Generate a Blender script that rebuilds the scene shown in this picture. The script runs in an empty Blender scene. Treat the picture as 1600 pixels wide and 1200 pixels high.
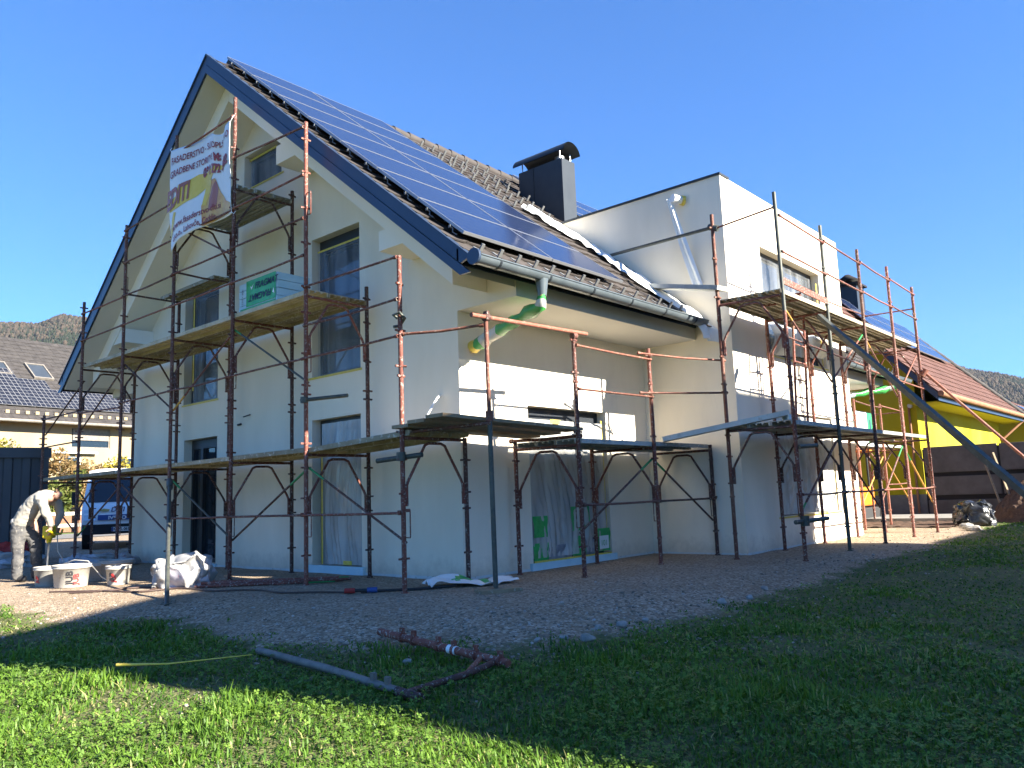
import bpy, bmesh, math, random
import numpy as np
from mathutils import Vector, Matrix, noise
from mathutils.geometry import tessellate_polygon

random.seed(7)
rng = np.random.default_rng(7)
scene = bpy.context.scene
COL = scene.collection
V = Vector
R = math.radians

# ------------------------------------------------------------------ camera, sky, sun, exposure
cam_d = bpy.data.cameras.new("camera")
cam = bpy.data.objects.new("camera", cam_d)
COL.objects.link(cam)
scene.camera = cam
cam_d.sensor_width = 36.0
cam_d.lens = 28.147
cam_d.clip_start = 0.05
cam_d.clip_end = 6000
cR = V((0.66084542, -0.74962647, -0.0366535))
cU = V((-0.08074161, -0.11956321, 0.98953799))
cF = V((0.74616628, 0.65097219, 0.13953885))
CAMP = V((-7.42825, -7.40428, 1.03807))
m = Matrix((cR, cU, -cF)).transposed().to_4x4()
m.translation = CAMP
cam.matrix_world = m

SUN = V((0.22, -1.0, 0.54)).normalized()
ELEV = math.asin(SUN.z)
ROT = math.atan2(SUN.x, SUN.y)
world = bpy.data.worlds.new("World")
scene.world = world
world.use_nodes = True
wn = world.node_tree
wn.nodes.clear()
w_out = wn.nodes.new("ShaderNodeOutputWorld")
w_bg = wn.nodes.new("ShaderNodeBackground")
w_sky = wn.nodes.new("ShaderNodeTexSky")
w_sky.sky_type = 'NISHITA'
w_sky.sun_disc = False
w_sky.sun_elevation = ELEV
w_sky.sun_rotation = ROT
w_sky.altitude = 400
w_sky.air_density = 1.0
w_sky.dust_density = 0.3
w_sky.ozone_density = 3.0
w_bg.inputs["Strength"].default_value = 0.082
w_tint = wn.nodes.new("ShaderNodeMix")          # deep clear autumn blue
w_tint.data_type = 'RGBA'; w_tint.blend_type = 'MULTIPLY'
w_tint.inputs[0].default_value = 1.0
w_tint.inputs[7].default_value = (0.27, 0.555, 0.97, 1)
w_gam = wn.nodes.new("ShaderNodeGamma")
w_gam.inputs[1].default_value = 0.8
wn.links.new(w_sky.outputs[0], w_gam.inputs[0])
wn.links.new(w_gam.outputs[0], w_tint.inputs[6])
wn.links.new(w_tint.outputs[2], w_bg.inputs[0])
wn.links.new(w_bg.outputs[0], w_out.inputs[0])

sun_d = bpy.data.lights.new("sun", 'SUN')
sun_d.energy = 5.0
sun_d.angle = R(0.53)
sun_d.color = (1.0, 0.93, 0.80)
sun = bpy.data.objects.new("sun", sun_d)
COL.objects.link(sun)
sun.rotation_euler = SUN.to_track_quat('Z', 'Y').to_euler()
sun.location = (20, -60, 40)

scene.view_settings.view_transform = 'Standard'
scene.view_settings.look = 'None'
scene.view_settings.exposure = 2.3
scene.view_settings.gamma = 1.0
scene.render.engine = 'CYCLES'
scene.cycles.max_bounces = 8
scene.cycles.diffuse_bounces = 4
scene.cycles.transparent_max_bounces = 12
scene.cycles.use_denoising = True
scene.cycles.caustics_reflective = False
scene.cycles.caustics_refractive = False
scene.render.resolution_x = 1024
scene.render.resolution_y = 768

# ------------------------------------------------------------------ materials
def mat(name, col=(0.5, 0.5, 0.5), rough=0.7, metal=0.0, spec=0.5):
    mt = bpy.data.materials.new(name)
    mt.use_nodes = True
    b = mt.node_tree.nodes["Principled BSDF"]
    b.inputs["Base Color"].default_value = (*col, 1)
    b.inputs["Roughness"].default_value = rough
    b.inputs["Metallic"].default_value = metal
    b.inputs["Specular IOR Level"].default_value = spec
    return mt

class NT:
    """small node helper"""
    def __init__(s, mt):
        s.t = mt.node_tree
        s.b = s.t.nodes["Principled BSDF"]
        s.out = s.t.nodes["Material Output"]
        s.co = None
    def coord(s, kind="Object"):
        n = s.t.nodes.new("ShaderNodeTexCoord")
        return n.outputs[kind]
    def geo(s):
        return s.t.nodes.new("ShaderNodeNewGeometry").outputs["Position"]
    def noise(s, vec, scale, detail=4, rough=0.55, dist=0.0):
        n = s.t.nodes.new("ShaderNodeTexNoise")
        n.inputs["Scale"].default_value = scale
        n.inputs["Detail"].default_value = detail
        n.inputs["Roughness"].default_value = rough
        n.inputs["Distortion"].default_value = dist
        s.t.links.new(vec, n.inputs["Vector"])
        return n.outputs["Fac"]
    def voro(s, vec, scale, feature='F1', out="Distance"):
        n = s.t.nodes.new("ShaderNodeTexVoronoi")
        n.feature = feature
        n.inputs["Scale"].default_value = scale
        s.t.links.new(vec, n.inputs["Vector"])
        return n.outputs[out]
    def mapping(s, vec, scale=(1, 1, 1), loc=(0, 0, 0), rot=(0, 0, 0)):
        n = s.t.nodes.new("ShaderNodeMapping")
        n.inputs["Scale"].default_value = scale
        n.inputs["Location"].default_value = loc
        n.inputs["Rotation"].default_value = rot
        s.t.links.new(vec, n.inputs["Vector"])
        return n.outputs[0]
    def ramp(s, fac, stops):
        n = s.t.nodes.new("ShaderNodeValToRGB")
        cr = n.color_ramp
        while len(cr.elements) > 1:
            cr.elements.remove(cr.elements[0])
        for i, (p, c) in enumerate(stops):
            e = cr.elements[0] if i == 0 else cr.elements.new(p)
            e.position = p
            e.color = (*c, 1) if len(c) == 3 else c
        s.t.links.new(fac, n.inputs[0])
        return n.outputs[0]
    def mix(s, fac, a, b, mode='MIX'):
        n = s.t.nodes.new("ShaderNodeMix")
        n.data_type = 'RGBA'
        n.blend_type = mode
        for sock, val in ((n.inputs[0], fac), (n.inputs[6], a), (n.inputs[7], b)):
            if hasattr(val, "links") or isinstance(val, bpy.types.NodeSocket):
                s.t.links.new(val, sock)
            elif isinstance(val, (int, float)):
                sock.default_value = val
            else:
                sock.default_value = (*val, 1)
        return n.outputs[2]
    def math(s, op, a, b=None, c=None):
        n = s.t.nodes.new("ShaderNodeMath")
        n.operation = op
        for i, val in enumerate((a, b, c)):
            if val is None:
                continue
            if isinstance(val, bpy.types.NodeSocket):
                s.t.links.new(val, n.inputs[i])
            else:
                n.inputs[i].default_value = val
        return n.outputs[0]
    def sep(s, vec):
        n = s.t.nodes.new("ShaderNodeSeparateXYZ")
        s.t.links.new(vec, n.inputs[0])
        return n.outputs
    def attr(s, name):
        n = s.t.nodes.new("ShaderNodeAttribute")
        n.attribute_name = name
        return n
    def color(s, sock):
        s.t.links.new(sock, s.b.inputs["Base Color"])
    def rough(s, sock):
        s.t.links.new(sock, s.b.inputs["Roughness"])
    def bump(s, h, strength=0.3, dist=0.01):
        n = s.t.nodes.new("ShaderNodeBump")
        n.inputs["Strength"].default_value = strength
        n.inputs["Distance"].default_value = dist
        s.t.links.new(h, n.inputs["Height"])
        s.t.links.new(n.outputs[0], s.b.inputs["Normal"])

def speckled(name, c1, c2, c3=None, scale=6, rough=0.7, metal=0.0, bump=0.0, lo=0.35, hi=0.65, spec=0.4, vary=0):
    mt = mat(name, c1, rough, metal, spec)
    n = NT(mt)
    g = n.geo()
    f = n.noise(g, scale, 6, 0.65)
    c = n.ramp(f, [(lo, c1), (hi, c2)])
    if vary:
        oi = n.t.nodes.new("ShaderNodeObjectInfo").outputs["Random"]
        v_ = n.math('ADD', n.math('MULTIPLY', oi, 0.75), 0.62)
        cb = n.t.nodes.new("ShaderNodeCombineColor")
        for k in range(3): n.t.links.new(v_, cb.inputs[k])
        c = n.mix(1.0, c, cb.outputs[0], 'MULTIPLY')
        c = n.mix(n.ramp(n.noise(n.mapping(g, (1, 1, 0.6)), 2.3, 5, 0.7), [(0.56, (0, 0, 0)), (0.70, (0.7,) * 3)]), c, (0.20, 0.11, 0.07) if vary == 1 else (0.22, 0.19, 0.14))
    if c3:
        f2 = n.noise(g, scale * 4.3, 4, 0.7)
        msk = n.ramp(f2, [(0.57 if vary else 0.60, (0, 0, 0)), (0.61 if vary else 0.66, (1, 1, 1))])
        c = n.mix(msk, c, c3)
    n.color(c)
    if bump:
        n.bump(n.noise(g, scale * 8, 4), bump, 0.01)
    return mt

M = {}
def plaster(name, base, var=0.12):
    mt = mat(name, base, 0.93, 0, 0.2)
    n = NT(mt)
    g = n.geo()
    d = tuple(max(0, c - var) for c in base)
    f = n.noise(n.mapping(g, (1, 1, 0.35)), 0.55, 5, 0.6)
    c = n.ramp(f, [(0.36, d), (0.62, base)])
    f2 = n.noise(n.mapping(g, (1, 1, 0.5)), 2.2, 3, 0.6)
    c = n.mix(n.ramp(f2, [(0.3, (0.30,) * 3), (0.7, (0, 0, 0))]), c, tuple(k * 0.90 for k in base))
    zz = n.sep(g)[2]
    foot = n.math('SUBTRACT', n.math('ADD', n.math('MULTIPLY', n.noise(g, 7, 5, 0.7), 0.55), 0.02), zz)
    c = n.mix(n.ramp(foot, [(0.0, (0, 0, 0)), (0.35, (0.55,) * 3)]), c, (0.40, 0.33, 0.25))
    tr = n.noise(n.mapping(g, (3.0, 3.0, 0.8), rot=(0.5, 0.35, 0)), 1.6, 6, 0.72, 1.2)
    c = n.mix(n.ramp(tr, [(0.60, (0, 0, 0)), (0.72, (0.35,) * 3)]), c, tuple(k * 0.82 for k in base))
    n.color(c)
    h = n.math('ADD', n.noise(g, 90, 3, 0.6), n.math('MULTIPLY', n.noise(g, 4, 3, 0.5), 0.6))
    n.bump(h, 0.35, 0.004)
    return mt
M['plaster'] = plaster("render_plaster", (0.87, 0.785, 0.645))
M['plaster_edge'] = plaster("trim_plaster", (0.88, 0.83, 0.73), 0.03)
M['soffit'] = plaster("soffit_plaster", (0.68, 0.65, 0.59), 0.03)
M['xps'] = speckled("blue_insulation", (0.42, 0.62, 0.70), (0.52, 0.70, 0.76), scale=5, rough=0.8)
M['fascia'] = speckled("sky_tinted_sheet_metal", (0.030, 0.048, 0.085), (0.040, 0.060, 0.10), scale=2, rough=0.38, metal=0.25)  # grey metal; the blue of the reflected sky is put into its colour
M['gutter'] = speckled("grey_sheet_metal", (0.10, 0.125, 0.14), (0.14, 0.165, 0.18), scale=4, rough=0.32, metal=0.35)
M['anthracite'] = speckled("anthracite_metal", (0.022, 0.028, 0.035), (0.030, 0.037, 0.044), scale=3, rough=0.45, metal=0.1)
M['frame_dark'] = mat("window_frame_dark", (0.018, 0.022, 0.028), 0.4)
M['black'] = mat("black_void", (0.008, 0.008, 0.009), 0.9)
M['rubber'] = mat("black_rubber", (0.02, 0.02, 0.022), 0.8)

mt = M['glass'] = mat("dark_glass", (0.012, 0.018, 0.024), 0.04, 0, 0.7)

def film(name, alpha, col, scale=5, rough=0.22):
    mt = mat(name, col, rough, 0, 0.6)
    n = NT(mt)
    g = n.geo()
    f = n.noise(n.mapping(g, (1.6, 1.6, 0.22)), scale * 0.6, 3, 0.5, 0.6)
    a = n.t.nodes.new("ShaderNodeMapRange")
    a.inputs[1].default_value = 0.3
    a.inputs[2].default_value = 0.75
    a.inputs[3].default_value = alpha - 0.12
    a.inputs[4].default_value = min(1.0, alpha + 0.14)
    n.t.links.new(f, a.inputs[0])
    n.t.links.new(a.outputs[0], n.b.inputs["Alpha"])
    n.bump(n.noise(n.mapping(g, (1.8, 1.8, 0.3)), scale * 2.2, 5, 0.6, 0.8), 0.6, 0.02)
    return mt
M['film'] = film("clear_plastic_film", 0.58, (0.66, 0.655, 0.62))
M['film_thin'] = film("thin_clear_film", 0.15, (0.60, 0.63, 0.66))
M['film_dark'] = film("thin_blue_film", 0.22, (0.50, 0.57, 0.66))
M['film_white'] = film("white_plastic_film", 0.70, (0.66, 0.65, 0.60))
M['film_opaque'] = film("opaque_white_sheet", 0.98, (0.80, 0.81, 0.80), 4, 0.4)
M['film_green'] = film("green_plastic_wrap", 0.97, (0.06, 0.36, 0.08), 9, 0.25)
M['tape'] = speckled("yellow_tape", (0.62, 0.46, 0.05), (0.70, 0.55, 0.12), scale=20, rough=0.5)
M['green_foil'] = speckled("green_foil", (0.025, 0.30, 0.07), (0.05, 0.40, 0.11), scale=9, rough=0.3)
M['grey_foil'] = speckled("grey_foil", (0.16, 0.17, 0.20), (0.26, 0.27, 0.30), scale=9, rough=0.4)

M['rust'] = speckled("rusty_red_tube", (0.11, 0.030, 0.020), (0.19, 0.060, 0.040), (0.36, 0.32, 0.28), 9, 0.72, 0, 0.15, vary=1)
M['rust_dark'] = speckled("old_dark_tube", (0.065, 0.032, 0.026), (0.135, 0.050, 0.036), (0.28, 0.25, 0.22), 9, 0.75, 0, 0.15, vary=1)
M['rust_bright'] = speckled("orange_rust_tube", (0.15, 0.045, 0.028), (0.20, 0.075, 0.048), (0.26, 0.19, 0.14), 7, 0.7, 0, 0.1, vary=1)
M['tube_grey'] = speckled("grey_steel_tube", (0.055, 0.062, 0.055), (0.10, 0.105, 0.09), (0.16, 0.145, 0.11), 6, 0.55, 0.3, 0.1)
M['tube_yellow'] = speckled("yellow_painted_tube", (0.52, 0.30, 0.05), (0.42, 0.20, 0.06), None, 8, 0.6)
M['tube_green'] = mat("green_painted_tube", (0.02, 0.22, 0.06), 0.5)
M['deck'] = speckled("mortar_stained_deck", (0.30, 0.25, 0.16), (0.42, 0.37, 0.27), (0.48, 0.45, 0.38), 3.5, 0.85, 0, 0.3, vary=2)
M['deck_zinc'] = speckled("zinc_deck", (0.32, 0.33, 0.31), (0.42, 0.43, 0.40), (0.48, 0.46, 0.40), 3.5, 0.6, 0.1, 0.1, vary=2)
M['wood'] = speckled("old_board", (0.20, 0.145, 0.085), (0.28, 0.22, 0.14), (0.34, 0.30, 0.24), 4, 0.85, 0, 0.2)
M['steel'] = mat("bright_steel", (0.55, 0.57, 0.58), 0.3, 0.9)
M['clip'] = mat("grey_clip", (0.17, 0.175, 0.175), 0.5, 0.2)

mt = M['tile'] = mat("brown_concrete_tile", (0.13, 0.1, 0.085), 0.75, 0, 0.35)
n = NT(mt); g = n.geo()
c = n.ramp(n.noise(g, 1.7, 5, 0.6), [(0.3, (0.036, 0.030, 0.027)), (0.7, (0.062, 0.052, 0.047))])
n.color(c); n.bump(n.noise(g, 60, 3), 0.2, 0.004)
M['tile_red'] = speckled("red_brown_tile", (0.072, 0.030, 0.022), (0.11, 0.050, 0.037), scale=3, rough=0.8, bump=0.2)
M['tile_old'] = speckled("weathered_tile", (0.028, 0.025, 0.024), (0.055, 0.049, 0.046), scale=2.5, rough=0.8, bump=0.2)

def pv(name, cw, ch, base, line, lw, bus=3, rough=0.12):
    """solar module: object space x,y in metres"""
    mt = mat(name, base, rough, 0.0, 0.09 if rough < 0.2 else 0.2)
    n = NT(mt)
    x, y, z = n.sep(n.coord("Object"))
    def lines(v, period, w):
        f = n.math('FRACT', n.math('DIVIDE', n.math('ADD', v, 50 * period), period))
        d = n.math('ABSOLUTE', n.math('SUBTRACT', f, 0.5))
        return n.math('GREATER_THAN', d, 0.5 - w / period / 2)
    gx = lines(x, cw, lw)
    gy = lines(y, ch, lw)
    fx = lines(x, cw / bus, lw * 0.45)
    cells = n.math('MAXIMUM', gx, gy)
    col = n.mix(n.math('MULTIPLY', fx, 0.75), base, line)
    col = n.mix(n.math('MULTIPLY', cells, 0.9), col, line)
    v = n.noise(n.coord("Object"), 1.3, 2)
    col = n.mix(n.math('MULTIPLY', v, 0.25), col, (0.02, 0.03, 0.07))
    n.color(col)
    n.b.inputs["Coat Weight"].default_value = 0.0 if rough < 0.2 else 0.0
    n.b.inputs["Coat Roughness"].default_value = 0.04
    return mt
M['pv'] = pv("blue_solar_cells", 0.168, 0.168, (0.0045, 0.011, 0.042), (0.075, 0.095, 0.14), 0.010)
M['pv_dark'] = pv("dark_solar_cells", 0.30, 0.37, (0.012, 0.013, 0.018), (0.20, 0.20, 0.20), 0.03, 1, 0.45)
M['pv_frame'] = mat("module_frame", (0.32, 0.33, 0.35), 0.4, 0.6)

# ------------------------------------------------------------------ mesh helpers
def tag(o, label=None, cat=None, group=None, kind=None):
    if label: o["label"] = label
    if cat: o["category"] = cat
    if group: o["group"] = group
    if kind: o["kind"] = kind
    return o

def empty(name, loc, label=None, cat=None, group=None):
    o = bpy.data.objects.new(name, None)
    o.empty_display_size = 0.3
    o.location = loc
    COL.objects.link(o)
    return tag(o, label, cat, group)

def frame_axes(d):
    d = V(d).normalized()
    a = V((0, 0, 1)) if abs(d.z) < 0.95 else V((1, 0, 0))
    u = d.cross(a).normalized()
    return d, u, d.cross(u).normalized()

class MB:
    def __init__(s):
        s.v, s.f, s.m, s.sm = [], [], [], []
    def add(s, vs, fs, mi=0, smooth=False):
        o = len(s.v)
        s.v += [tuple(p) for p in vs]
        for f in fs:
            s.f.append(tuple(i + o for i in f)); s.m.append(mi); s.sm.append(smooth)
        return s
    def box(s, x0, x1, y0, y1, z0, z1, mi=0):
        vs = [(x, y, z) for z in (z0, z1) for y in (y0, y1) for x in (x0, x1)]
        return s.add(vs, [(0, 2, 3, 1), (4, 5, 7, 6), (0, 1, 5, 4), (2, 6, 7, 3), (0, 4, 6, 2), (1, 3, 7, 5)], mi)
    def obox(s, c, ax, ay, az, mi=0):
        """centre and three half-extent vectors"""
        c, ax, ay, az = V(c), V(ax), V(ay), V(az)
        vs = [c + ax * i + ay * j + az * k for k in (-1, 1) for j in (-1, 1) for i in (-1, 1)]
        fs = [(0, 2, 3, 1), (4, 5, 7, 6), (0, 1, 5, 4), (2, 6, 7, 3), (0, 4, 6, 2), (1, 3, 7, 5)]
        if ax.cross(ay).dot(az) < 0:
            fs = [f[::-1] for f in fs]
        return s.add(vs, fs, mi)
    def beam(s, p, q, w, h, up=(0, 0, 1), mi=0):
        p, q = V(p), V(q)
        d = (q - p)
        dn = d.normalized()
        side = dn.cross(V(up)).normalized()
        upv = side.cross(dn).normalized()
        return s.obox((p + q) / 2, d / 2, side * w / 2, upv * h / 2, mi)
    def tube(s, p, q, r, r2=None, n=10, mi=0, caps=True):
        p, q = V(p), V(q)
        r2 = r if r2 is None else r2
        d, u, w = frame_axes(q - p)
        vs, fs = [], []
        for (c, rr) in ((p, r), (q, r2)):
            for i in range(n):
                a = 2 * math.pi * i / n
                vs.append(c + u * (rr * math.cos(a)) + w * (rr * math.sin(a)))
        for i in range(n):
            j = (i + 1) % n
            fs.append((i, j, n + j, n + i))
        s.add(vs, fs, mi, True)
        if caps:
            s.add(vs[:n], [tuple(range(n))[::-1]], mi)
            s.add(vs[n:], [tuple(range(n))], mi)
        return s
    def path(s, pts, r, n=8, mi=0, rad=None):
        pts = [V(p) for p in pts]
        rings = []
        prev_u = None
        for i, p in enumerate(pts):
            if i == 0: d = pts[1] - p
            elif i == len(pts) - 1: d = p - pts[i - 1]
            else: d = (pts[i + 1] - p).normalized() + (p - pts[i - 1]).normalized()
            d, u, w = frame_axes(d)
            if prev_u is not None:
                u = (prev_u - d * prev_u.dot(d))
                u = u.normalized() if u.length > 1e-6 else frame_axes(d)[1]
                w = d.cross(u)
            prev_u = u
            rr = rad[i] if rad else r
            rings.append([p + u * (rr * math.cos(2 * math.pi * k / n)) + w * (rr * math.sin(2 * math.pi * k / n)) for k in range(n)])
        vs = [q for ring in rings for q in ring]
        fs = []
        for i in range(len(rings) - 1):
            for k in range(n):
                l = (k + 1) % n
                fs.append((i * n + k, i * n + l, (i + 1) * n + l, (i + 1) * n + k))
        s.add(vs, fs, mi, True)
        s.add(rings[0], [tuple(range(n))[::-1]], mi)
        s.add(rings[-1], [tuple(range(n))], mi)
        return s
    def prism(s, poly, d, mi=0):
        poly = [V(p) for p in poly]; d = V(d)
        n = len(poly)
        vs = poly + [p + d for p in poly]
        fs = [tuple(range(n))[::-1], tuple(range(n, 2 * n))]
        for i in range(n):
            j = (i + 1) % n
            fs.append((i, j, n + j, n + i))
        return s.add(vs, fs, mi)
    def lathe(s, c, prof, n=20, mi=0, smooth=True):
        c = V(c)
        vs, fs = [], []
        for (r, z) in prof:
            for i in range(n):
                a = 2 * math.pi * i / n
                vs.append(c + V((r * math.cos(a), r * math.sin(a), z)))
        for k in range(len(prof) - 1):
            for i in range(n):
                j = (i + 1) % n
                fs.append((k * n + i, k * n + j, (k + 1) * n + j, (k + 1) * n + i))
        return s.add(vs, fs, mi, smooth)
    def grid(s, fn, nu, nv, mi=0, smooth=True, thick=None):
        vs = [fn(i / nu, j / nv) for j in range(nv + 1) for i in range(nu + 1)]
        fs = [(j * (nu + 1) + i, j * (nu + 1) + i + 1, (j + 1) * (nu + 1) + i + 1, (j + 1) * (nu + 1) + i)
              for j in range(nv) for i in range(nu)]
        return s.add(vs, fs, mi, smooth)
    def build(s, name, mats, parent=None, loc=None, fix=True):
        if not isinstance(mats, (list, tuple)):
            mats = [mats]
        off = V(loc) if loc is not None else (V((0, 0, 0)) if parent is None else world_loc(parent))
        me = bpy.data.meshes.new(name)
        me.from_pydata([(a - off.x, b - off.y, c - off.z) for a, b, c in s.v], [], s.f)
        for k in mats:
            me.materials.append(k)
        me.polygons.foreach_set("material_index", s.m)
        me.polygons.foreach_set("use_smooth", s.sm)
        me.update()
        o = bpy.data.objects.new(name, me)
        COL.objects.link(o)
        if parent is not None:
            o.parent = parent
            if loc is not None:
                o.location = V(loc) - world_loc(parent)
        elif loc is not None:
            o.location = loc
        return o

def world_loc(o):
    p = V(o.location)
    while o.parent is not None:
        o = o.parent
        p = p + V(o.location)
    return p

def bevel(o, w, seg=2, ang=40):
    md = o.modifiers.new("bevel", 'BEVEL')
    md.width = w; md.segments = seg; md.limit_method = 'ANGLE'; md.angle_limit = R(ang)
    return o

def solidify(o, t):
    md = o.modifiers.new("thickness", 'SOLIDIFY')
    md.thickness = t; md.offset = 0
    return o

def copy_tree(src, dloc, label=None, parent=None):
    c = src.copy()
    COL.objects.link(c)
    if parent is None:
        c.location = V(src.location) + V(dloc)
    else:
        c.parent = parent
    if label: c["label"] = label
    for ch in list(src.children):
        copy_tree(ch, (0, 0, 0), None, c)
    return c

def poly_holes(mb, to3, outer, holes, depth_vec, mi=0, mi_rev=None, outward=None):
    """flat wall with real openings; to3 maps 2D -> 3D; reveals go along depth_vec"""
    loops = [[V((a, b, 0)) for a, b in outer]] + [[V((a, b, 0)) for a, b in h] for h in holes]
    flat = [p for l in loops for p in l]
    tris = tessellate_polygon(loops)
    v3 = [to3(p.x, p.y) for p in flat]
    fs = []
    for t in tris:
        a, b, c = (V(v3[i]) for i in t)
        nrm = (b - a).cross(c - a)
        if outward is not None and nrm.dot(V(outward)) < 0:
            t = (t[0], t[2], t[1])
        fs.append(tuple(t))
    mb.add(v3, fs, mi)
    dv = V(depth_vec)
    for h in holes:
        for i in range(len(h)):
            a, b = V(to3(*h[i])), V(to3(*h[(i + 1) % len(h)]))
            mb.add([a, b, b + dv, a + dv], [(0, 1, 2, 3)], mi if mi_rev is None else mi_rev)

def rect(a0, a1, b0, b1):
    return [(a0, b0), (a1, b0), (a1, b1), (a0, b1)]

def crumple(o, amp, scale, seed=0):
    me = o.data
    for v in me.vertices:
        p = v.co * scale + V((seed, seed * 2.3, 0))
        v.co += V((noise.noise(p), noise.noise(p + V((19, 0, 0))), noise.noise(p + V((0, 31, 0))))) * amp

def text_mesh(s, size=0.2, shear=0.0, bold=0.0):
    cu = bpy.data.curves.new("lettering", 'FONT')
    cu.body = s
    cu.size = size
    cu.shear = shear
    cu.offset = bold
    ob = bpy.data.objects.new("lettering", cu)
    COL.objects.link(ob)
    dg = bpy.context.evaluated_depsgraph_get()
    dg.update()
    me = bpy.data.meshes.new_from_object(ob.evaluated_get(dg))
    vs = [(v.co.x, v.co.y) for v in me.vertices]
    fs = [tuple(p.vertices) for p in me.polygons]
    bpy.data.objects.remove(ob)
    bpy.data.curves.remove(cu)
    bpy.data.meshes.remove(me)
    return vs, fs

# ------------------------------------------------------------------ ground
PAD = np.array([(-5.2, 60), (-4.6, 12), (-4.15, 4.2), (-3.95, 2.3), (-3.65, 1.62), (-3.2, 1.3), (-3.22, 0.4), (-3.51, -0.7),
       (-3.4, -1.42), (-3.2, -1.95), (-2.75, -2.2), (-2.6, -2.75), (-2.31, -3.11), (-1.75, -3.1), (-1.61, -3.31), (-1.18, -3.49),
       (-0.6, -3.55), (-0.18, -3.53), (0.91, -3.49), (2.07, -3.52), (4.01, -3.46), (5.76, -3.65), (8.25, -3.57), (10.78, -3.50),
       (13.5, -3.15), (14.5, -2.6), (16.5, -2.5), (19.0, -2.4), (60, -2.4)], float)

def pad_dist(x, y):
    """signed distance to the lawn edge, positive on the lawn"""
    x = np.asarray(x, float); y = np.asarray(y, float)
    best = np.full(x.shape, 1e9); sign = np.ones(x.shape)
    for (ax, ay), (bx, by) in zip(PAD[:-1], PAD[1:]):
        dx, dy = bx - ax, by - ay
        t = np.clip(((x - ax) * dx + (y - ay) * dy) / (dx * dx + dy * dy), 0, 1)
        d = np.hypot(x - ax - t * dx, y - ay - t * dy)
        cr = dx * (y - ay) - dy * (x - ax)
        upd = d < best - 1e-9
        best = np.where(upd, d, best)
        sign = np.where(upd, np.where(cr > 0, -1.0, 1.0), sign)
    return best * sign

def sstep(a, b, x):
    t = np.clip((x - a) / (b - a), 0, 1)
    return t * t * (3 - 2 * t)

def height(x, y, d=None):
    x = np.asarray(x, float); y = np.asarray(y, float)
    if d is None: d = pad_dist(x, y)
    A = (1 - 0.85 * sstep(0.5, 6.0, x)) * (1 - 0.65 * sstep(0.5, 4.0, y))
    h = -0.20 * sstep(-0.9, 0.7, d) * A
    h -= 0.12 * sstep(0.3, 6.0, d) * (1 - 0.7 * sstep(3, 9, x))
    h += 0.018 * np.sin(x * 2.1 + y * 1.3) * np.sin(y * 1.7 - x * 0.6) * sstep(-0.2, 1.0, d)
    h += 0.006 * np.sin(x * 5.3 + 1.0) * np.sin(y * 4.7) * sstep(0.4, -0.4, d) * sstep(25, 10, np.hypot(x, y))
    return h
def hz(x, y):
    return float(height(np.array([x]), np.array([y]))[0])

def axis(lo, hi, step, far):
    a = list(np.arange(lo, hi, step))
    st, p = step, a[-1]
    up = []
    while p < far:
        st *= 1.22; p += st; up.append(p)
    st, p = step, a[0]
    dn = []
    while p > -far:
        st *= 1.22; p -= st; dn.append(p)
    return np.array(dn[::-1] + a + up)
gx = axis(-9, 15, 0.13, 900)
gy = axis(-9.5, 12, 0.13, 900)
GX, GY = np.meshgrid(gx, gy)
GD = pad_dist(GX, GY)
GZ = height(GX, GY, GD)
nx, ny = len(gx), len(gy)
verts = np.stack([GX, GY, GZ], -1).reshape(-1, 3)
idx = np.arange(nx * ny).reshape(ny, nx)
quads = np.stack([idx[:-1, :-1], idx[:-1, 1:], idx[1:, 1:], idx[1:, :-1]], -1).reshape(-1, 4)
me = bpy.data.meshes.new("ground")
me.from_pydata(verts.tolist(), [], quads.tolist())
me.polygons.foreach_set("use_smooth", np.ones(len(quads), bool))
at = me.attributes.new("lawn", 'FLOAT', 'POINT')
far_l = (GY > 40) | (GX > 45) | (GX < -15) | (GY < -15)
lawn_mask = np.where(far_l, 3.0, GD)
at.data.foreach_set("value", lawn_mask.reshape(-1).astype(np.float32))
me.update()
mt = bpy.data.materials.new("gravel_and_lawn_soil"); mt.use_nodes = True
n = NT(mt); g = n.geo()
n.b.inputs["Roughness"].default_value = 0.95
n.b.inputs["Specular IOR Level"].default_value = 0.2
stone = n.voro(g, 42, 'F1', "Color")
sx = n.sep(stone)
grav = n.ramp(sx[0], [(0.0, (0.17, 0.122, 0.084)), (0.5, (0.30, 0.226, 0.154)), (0.85, (0.40, 0.318, 0.23)), (1.0, (0.52, 0.44, 0.35))])
big = n.noise(g, 0.8, 5, 0.6)
grav = n.mix(n.ramp(big, [(0.42, (0, 0, 0)), (0.68, (0.55,) * 3)]), grav, (0.25, 0.175, 0.108))
vd = n.voro(g, 42, 'F1', "Distance")
fine = n.noise(g, 150, 2)
soil = n.ramp(n.noise(g, 9, 6, 0.7), [(0.3, (0.075, 0.085, 0.035)), (0.55, (0.12, 0.125, 0.05)), (0.75, (0.18, 0.16, 0.085))])
lw = n.attr("lawn").outputs["Fac"]
edge = n.math('ADD', lw, n.math('MULTIPLY', n.math('SUBTRACT', n.noise(g, 3.0, 5, 0.7), 0.5), 1.1))
msk = n.ramp(n.math('ADD', n.math('MULTIPLY', edge, 1.6), 0.35), [(0.35, (0, 0, 0)), (0.65, (1, 1, 1))])
n.color(n.mix(msk, grav, soil))
hh = n.math('ADD', n.math('MULTIPLY', vd, -1.2), n.math('MULTIPLY', fine, 0.35))
hh = n.math('ADD', hh, n.math('MULTIPLY', n.noise(g, 12, 4, 0.6), 0.8))
n.bump(hh, 0.8, 0.016)
me.materials.append(mt)
ground = bpy.data.objects.new("ground", me)
COL.objects.link(ground)
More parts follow.
